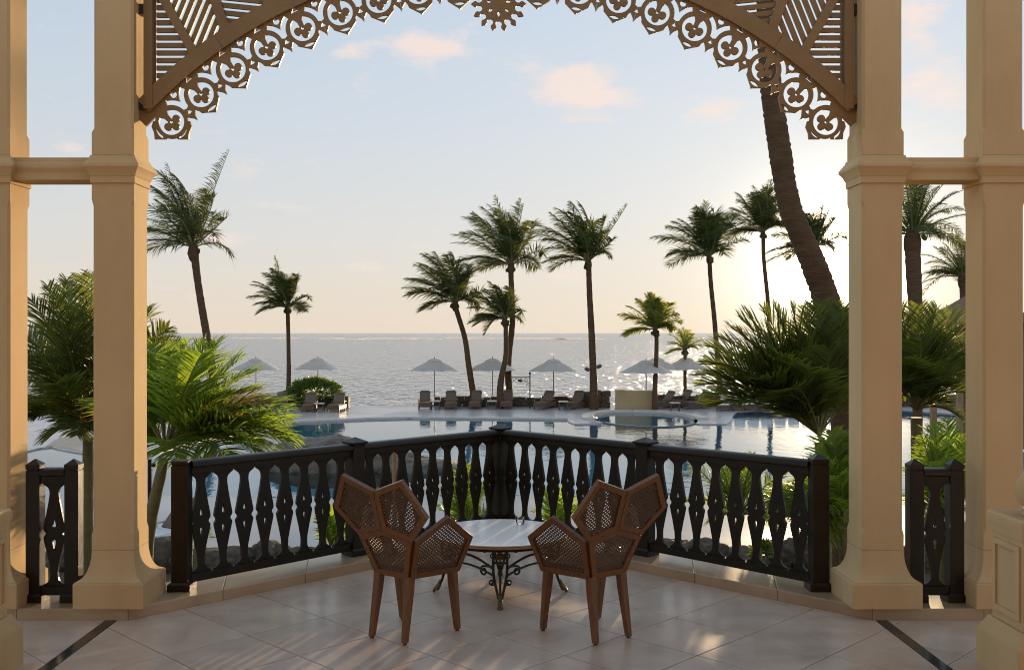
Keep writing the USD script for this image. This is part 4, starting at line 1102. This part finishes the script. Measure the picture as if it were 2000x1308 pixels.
# ------------------------------------------------------------------ loungers and small tables
def make_lounger(label, loc, rz, seat, head, name='lounger', group='brown sun loungers along the sea edge', wood='lounger_wood'):
    """Feet towards -y, the raised back at +y."""
    t = thing(name, label, 'sun lounger', loc, rz, group)
    obj('frame', [cube(-.31, -.26, -.95, .62, .12, .30), cube(.26, .31, -.95, .62, .12, .30), cube(-.26, .26, -.95, -.90, .12, .30), cube(-.26, .26, .57, .62, .12, .30)], wood, t, False)
    for sx in (-1, 1):
        for y in (-.88, .48):
            obj('leg', cube(sx * .285 - .025, sx * .285 + .025, y - .025, y + .025, 0, .119), wood, t, False)
        obj('armrest', [cube(sx * .31 - .03, sx * .31 + .03, .0, .45, .44, .47), cube(sx * .31 - .02, sx * .31 + .02, .02, .06, .302, .439)], wood, t, False)
    for k in range(5):
        y = -.85 + k * .2
        obj('slat', cube(-.258, .258, y - .06, y + .06, .262, .282), wood, t, False)
    obj('seat_cushion', bevel_slab(sbox(-.27, -.93, .27, .13), .303, .375, .02), seat, t, 40)
    bk = bevel_slab(sbox(-.27, 0, .27, .62), 0, .075, .02)
    bk.apply_transform(trimesh.transformations.rotation_matrix(math.radians(48), [1, 0, 0])); bk.apply_translation([0, .17, .345]); obj('backrest', bk, head, t, 40)
    rollc = trimesh.creation.capsule(.36, .06, count=[10, 8]); rollc.apply_transform(trimesh.transformations.rotation_matrix(math.pi / 2, [0, 1, 0])); rollc.apply_translation([-.18 if False else 0, .52, .83]); rollc.apply_translation([-rollc.bounds.mean(0)[0], 0, 0])
    obj('head_roll', rollc, head, t, True)
    pr = [bar((sx * .22, .56, .27), (sx * .22, .46, .62), .03, .03) for sx in (-1, 1)]; obj('prop', pr, wood, t, False)
    return t
def lxy(px, py): p = ground(px, py, DECK); return (p[0], p[1] + .95, DECK)
l0 = make_lounger('lounger leftmost of the six in the middle, left of its parasol pole', lxy(827, 800), 3, 'cushion', 'cushion_head')
names = [((879, 800), 2, 'second lounger from the left in the middle group, right of a parasol pole'), ((929, 799), -3, 'third lounger from the left in the middle, before the curved palm trunk'),
         ((990, 799), -3, 'fourth lounger from the left in the middle, before the twin trunks'), ((1068, 800), -24, 'angled lounger left of the finial parasol pole'), ((1128, 800), -24, 'angled lounger beside the thick palm trunk'),
         ((598, 805), 4, 'lounger in front of the round shrub'), ((653, 805), -4, 'lounger at the right end of the left group by the stone pier'), ((540, 804), 4, 'lounger left of the round shrub')]
for p, rz, lab in names:
    dup(l0, lab, lxy(*p), rz)
rb = [((1302, 800), -60, 'dark lounger side-on just right of the cream wall'), ((1336, 797), -62, 'dark lounger side-on behind the smallest palm trunk'), ((1372, 800), -58, 'dark lounger side-on left of the right garden palm')]
l1 = None
for p, rz, lab in rb:
    if l1 is None: l1 = make_lounger(lab, lxy(*p), rz, 'cushion_head', 'cushion_head', group='dark loungers at right')
    else: dup(l1, lab, lxy(*p), rz)
l2 = None
for k in range(9):
    p = (1425 + 27 * k, 803 - .3 * k)
    lab = ['nearest white-towelled lounger left of the right garden palm', 'second white-towelled lounger behind the right garden palm', 'third white-towelled lounger behind the right garden palm', 'fourth white-towelled lounger behind the right garden palm',
           'fifth white-towelled lounger behind the right garden palm', 'sixth white-towelled lounger behind the right garden palm', 'seventh white-towelled lounger, by the great trunk', 'eighth white-towelled lounger, by the right column', 'last white-towelled lounger, mostly hidden by the right column'][k]
    if l2 is None: l2 = make_lounger(lab, lxy(*p), -20, 'towel', 'towel', group='white-towelled loungers at right', wood='lounger_wood')
    else: dup(l2, lab, lxy(*p), -20)
make_lounger('near white framed lounger left of the left corner post', tuple(at(322, 1085, 17.6)[:2]) + (DECK,), -35, 'towel', 'cushion_head', group='loungers on the near path', wood='white_wood')
make_lounger('near white framed lounger glimpsed beside the right corner post', tuple(at(1640, 1085, 17.6)[:2]) + (DECK,), 40, 'towel', 'cushion_head', group='loungers on the near path', wood='white_wood')
tt = None
for px, py, lab in ((851, 799, 'small table between the two leftmost middle loungers'), (961, 799, 'small table under the middle parasol'), (1100, 800, 'small table between the angled loungers'), (624, 804, 'small table between the left loungers'), (1318, 803, 'small dark table among the right loungers')):
    p = ground(px, py, DECK)
    if tt is None:
        tt = thing('side_stand', lab, 'table', tuple(p), 0, 'small tables between loungers')
        obj('tabletop', bevel_slab(sbox(-.24, -.24, .24, .24), .40, .44, .008), 'white_wood', tt, False)
        for sx in (-1, 1):
            for sy in (-1, 1): obj('leg', cube(sx * .2 - .02, sx * .2 + .02, sy * .2 - .02, sy * .2 + .02, 0, .399), 'lounger_wood', tt, False)
        obj('shelf', cube(-.178, .178, -.178, .178, .14, .16), 'lounger_wood', tt, False)
    else: dup(tt, lab, tuple(p))

# ------------------------------------------------------------------ iron bracket, spotlights, posts, hut
d = 51.0
pb = at(1035, 797, d)
ib = thing('iron_bracket', 'black wrought iron hanging bracket on a post between two parasols', 'bracket', (pb[0], pb[1], DECK))
zz = lambda y: at(0, y, d)[2] - DECK
obj('post', tube([(0, 0, 0), (0, 0, zz(731))], .032, 8), 'wrought_iron', ib, 40)
sp_ = trimesh.creation.icosphere(2, .06); sp_.apply_translation([0, 0, zz(729)]); obj('ball', sp_, 'wrought_iron', ib, True)
obj('arm', bar((0, 0, zz(736.5)), (-1.05, 0, zz(736.5)), .04, .04), 'wrought_iron', ib, False)
for k, (cx_, r_, dr) in enumerate(((-.18, .13, 1), (-.42, .13, -1), (-.66, .13, 1), (-.90, .11, -1))):
    pts = [(cx_ + (r_ * (1 - .7 * t)) * math.cos(dr * (math.pi / 2 + 8.5 * t)), 0, zz(736.5) - .16 + (r_ * (1 - .7 * t)) * math.sin(math.pi / 2 + 8.5 * t)) for t in np.linspace(0, 1, 26)]
    obj('scroll', tube(pts, .013, 6), 'wrought_iron', ib, True)
obj('drop_scroll', tube(spline([(0, 0, zz(752)), (-.1, 0, zz(748)), (-.16, 0, zz(753)), (-.12, 0, zz(757)), (-.08, 0, zz(754))], 18), .013, 6), 'wrought_iron', ib, True)
fl_ = trimesh.creation.icosphere(1, .09); fl_.apply_scale([1.3, .5, .8]); fl_.apply_translation([-.5, 0, zz(743)]); obj('flower', fl_, 'wrought_iron', ib, False)
for (px, py, lab, s) in ((1147, 721, 'dark spotlight on the left side of the thick palm trunk', -1), (1170, 715.5, 'dark spotlight on the right side of the thick palm trunk', 1)):
    p = at(px, py, 49.7)
    t = thing('spotlight', lab, 'spotlight', tuple(p))
    c = trimesh.creation.cylinder(.09, .22, sections=14); c.apply_transform(trimesh.transformations.rotation_matrix(math.radians(s * 62), [0, 1, 0])); obj('housing', c, 'pole_dark', t, 30)
    obj('arm', bar((0, 0, -.05), (-s * .2, .1, -.1), .03, .03), 'pole_dark', t, False)
    obj('lens', trimesh.creation.icosphere(2, .07).apply_translation([s * .08, 0, .045]), 'clear_glass', t, True)
p = at(771, 880, 18.5)
wp = thing('wooden_post', 'slim tan wooden post behind the left balusters', 'post', (p[0], p[1], DECK))
obj('pole', tube([(0, 0, 0), (0, 0, p[2] - DECK)], .045, 10), 'pole_wood', wp, 40)
obj('cap', trimesh.creation.revolve([(0, p[2] - DECK), (.055, p[2] - DECK + .001), (.05, p[2] - DECK + .03), (0, p[2] - DECK + .05)], sections=14), 'pole_wood', wp, 30)
p = at(293, 896, 11.8)
hp = thing('handrail_post', 'thin black iron post beside the bright palm trunk', 'post', (p[0], p[1], -1.96))
obj('post', bar((0, 0, 0), (0, 0, p[2] + 1.96), .04, .04), 'wrought_iron', hp, False)
s1 = trimesh.creation.icosphere(1, .028); s1.apply_translation([.045, 0, p[2] + 1.96 - .07]); obj('knob', s1, 'wrought_iron', hp, True)
d = 34.0
p = at(1905, 800, d)
hut = thing('beach_hut', 'brown thatched hut roof between the right columns', 'hut', (p[0], p[1], DECK))
zr, zc = at(0, 630, d)[2] - DECK, at(0, 612, d)[2] - DECK
obj('roof', loft([np.array([(1.6 * a_, 1.6 * b_, zr - .12) for a_, b_ in ((-1, -1), (1, -1), (1, 1), (-1, 1))]), np.array([(1.65 * a_, 1.65 * b_, zr) for a_, b_ in ((-1, -1), (1, -1), (1, 1), (-1, 1))]), np.array([(.75 * a_, .75 * b_, zc + .2) for a_, b_ in ((-1, -1), (1, -1), (1, 1), (-1, 1))]), np.array([(.05 * a_, .05 * b_, zc + .75) for a_, b_ in ((-1, -1), (1, -1), (1, 1), (-1, 1))])]), 'thatch', hut, False)
for sx in (-1, 1):
    for sy in (-1, 1):
        obj('post', cube(sx * 1.0 - .09, sx * 1.0 + .09, sy * 1.0 - .09, sy * 1.0 + .09, 0, zr - .121), 'pole_wood', hut, False)
obj('counter', cube(-.9, .9, -1.08, -.95, 0, 1.05), 'lounger_wood', hut, False)
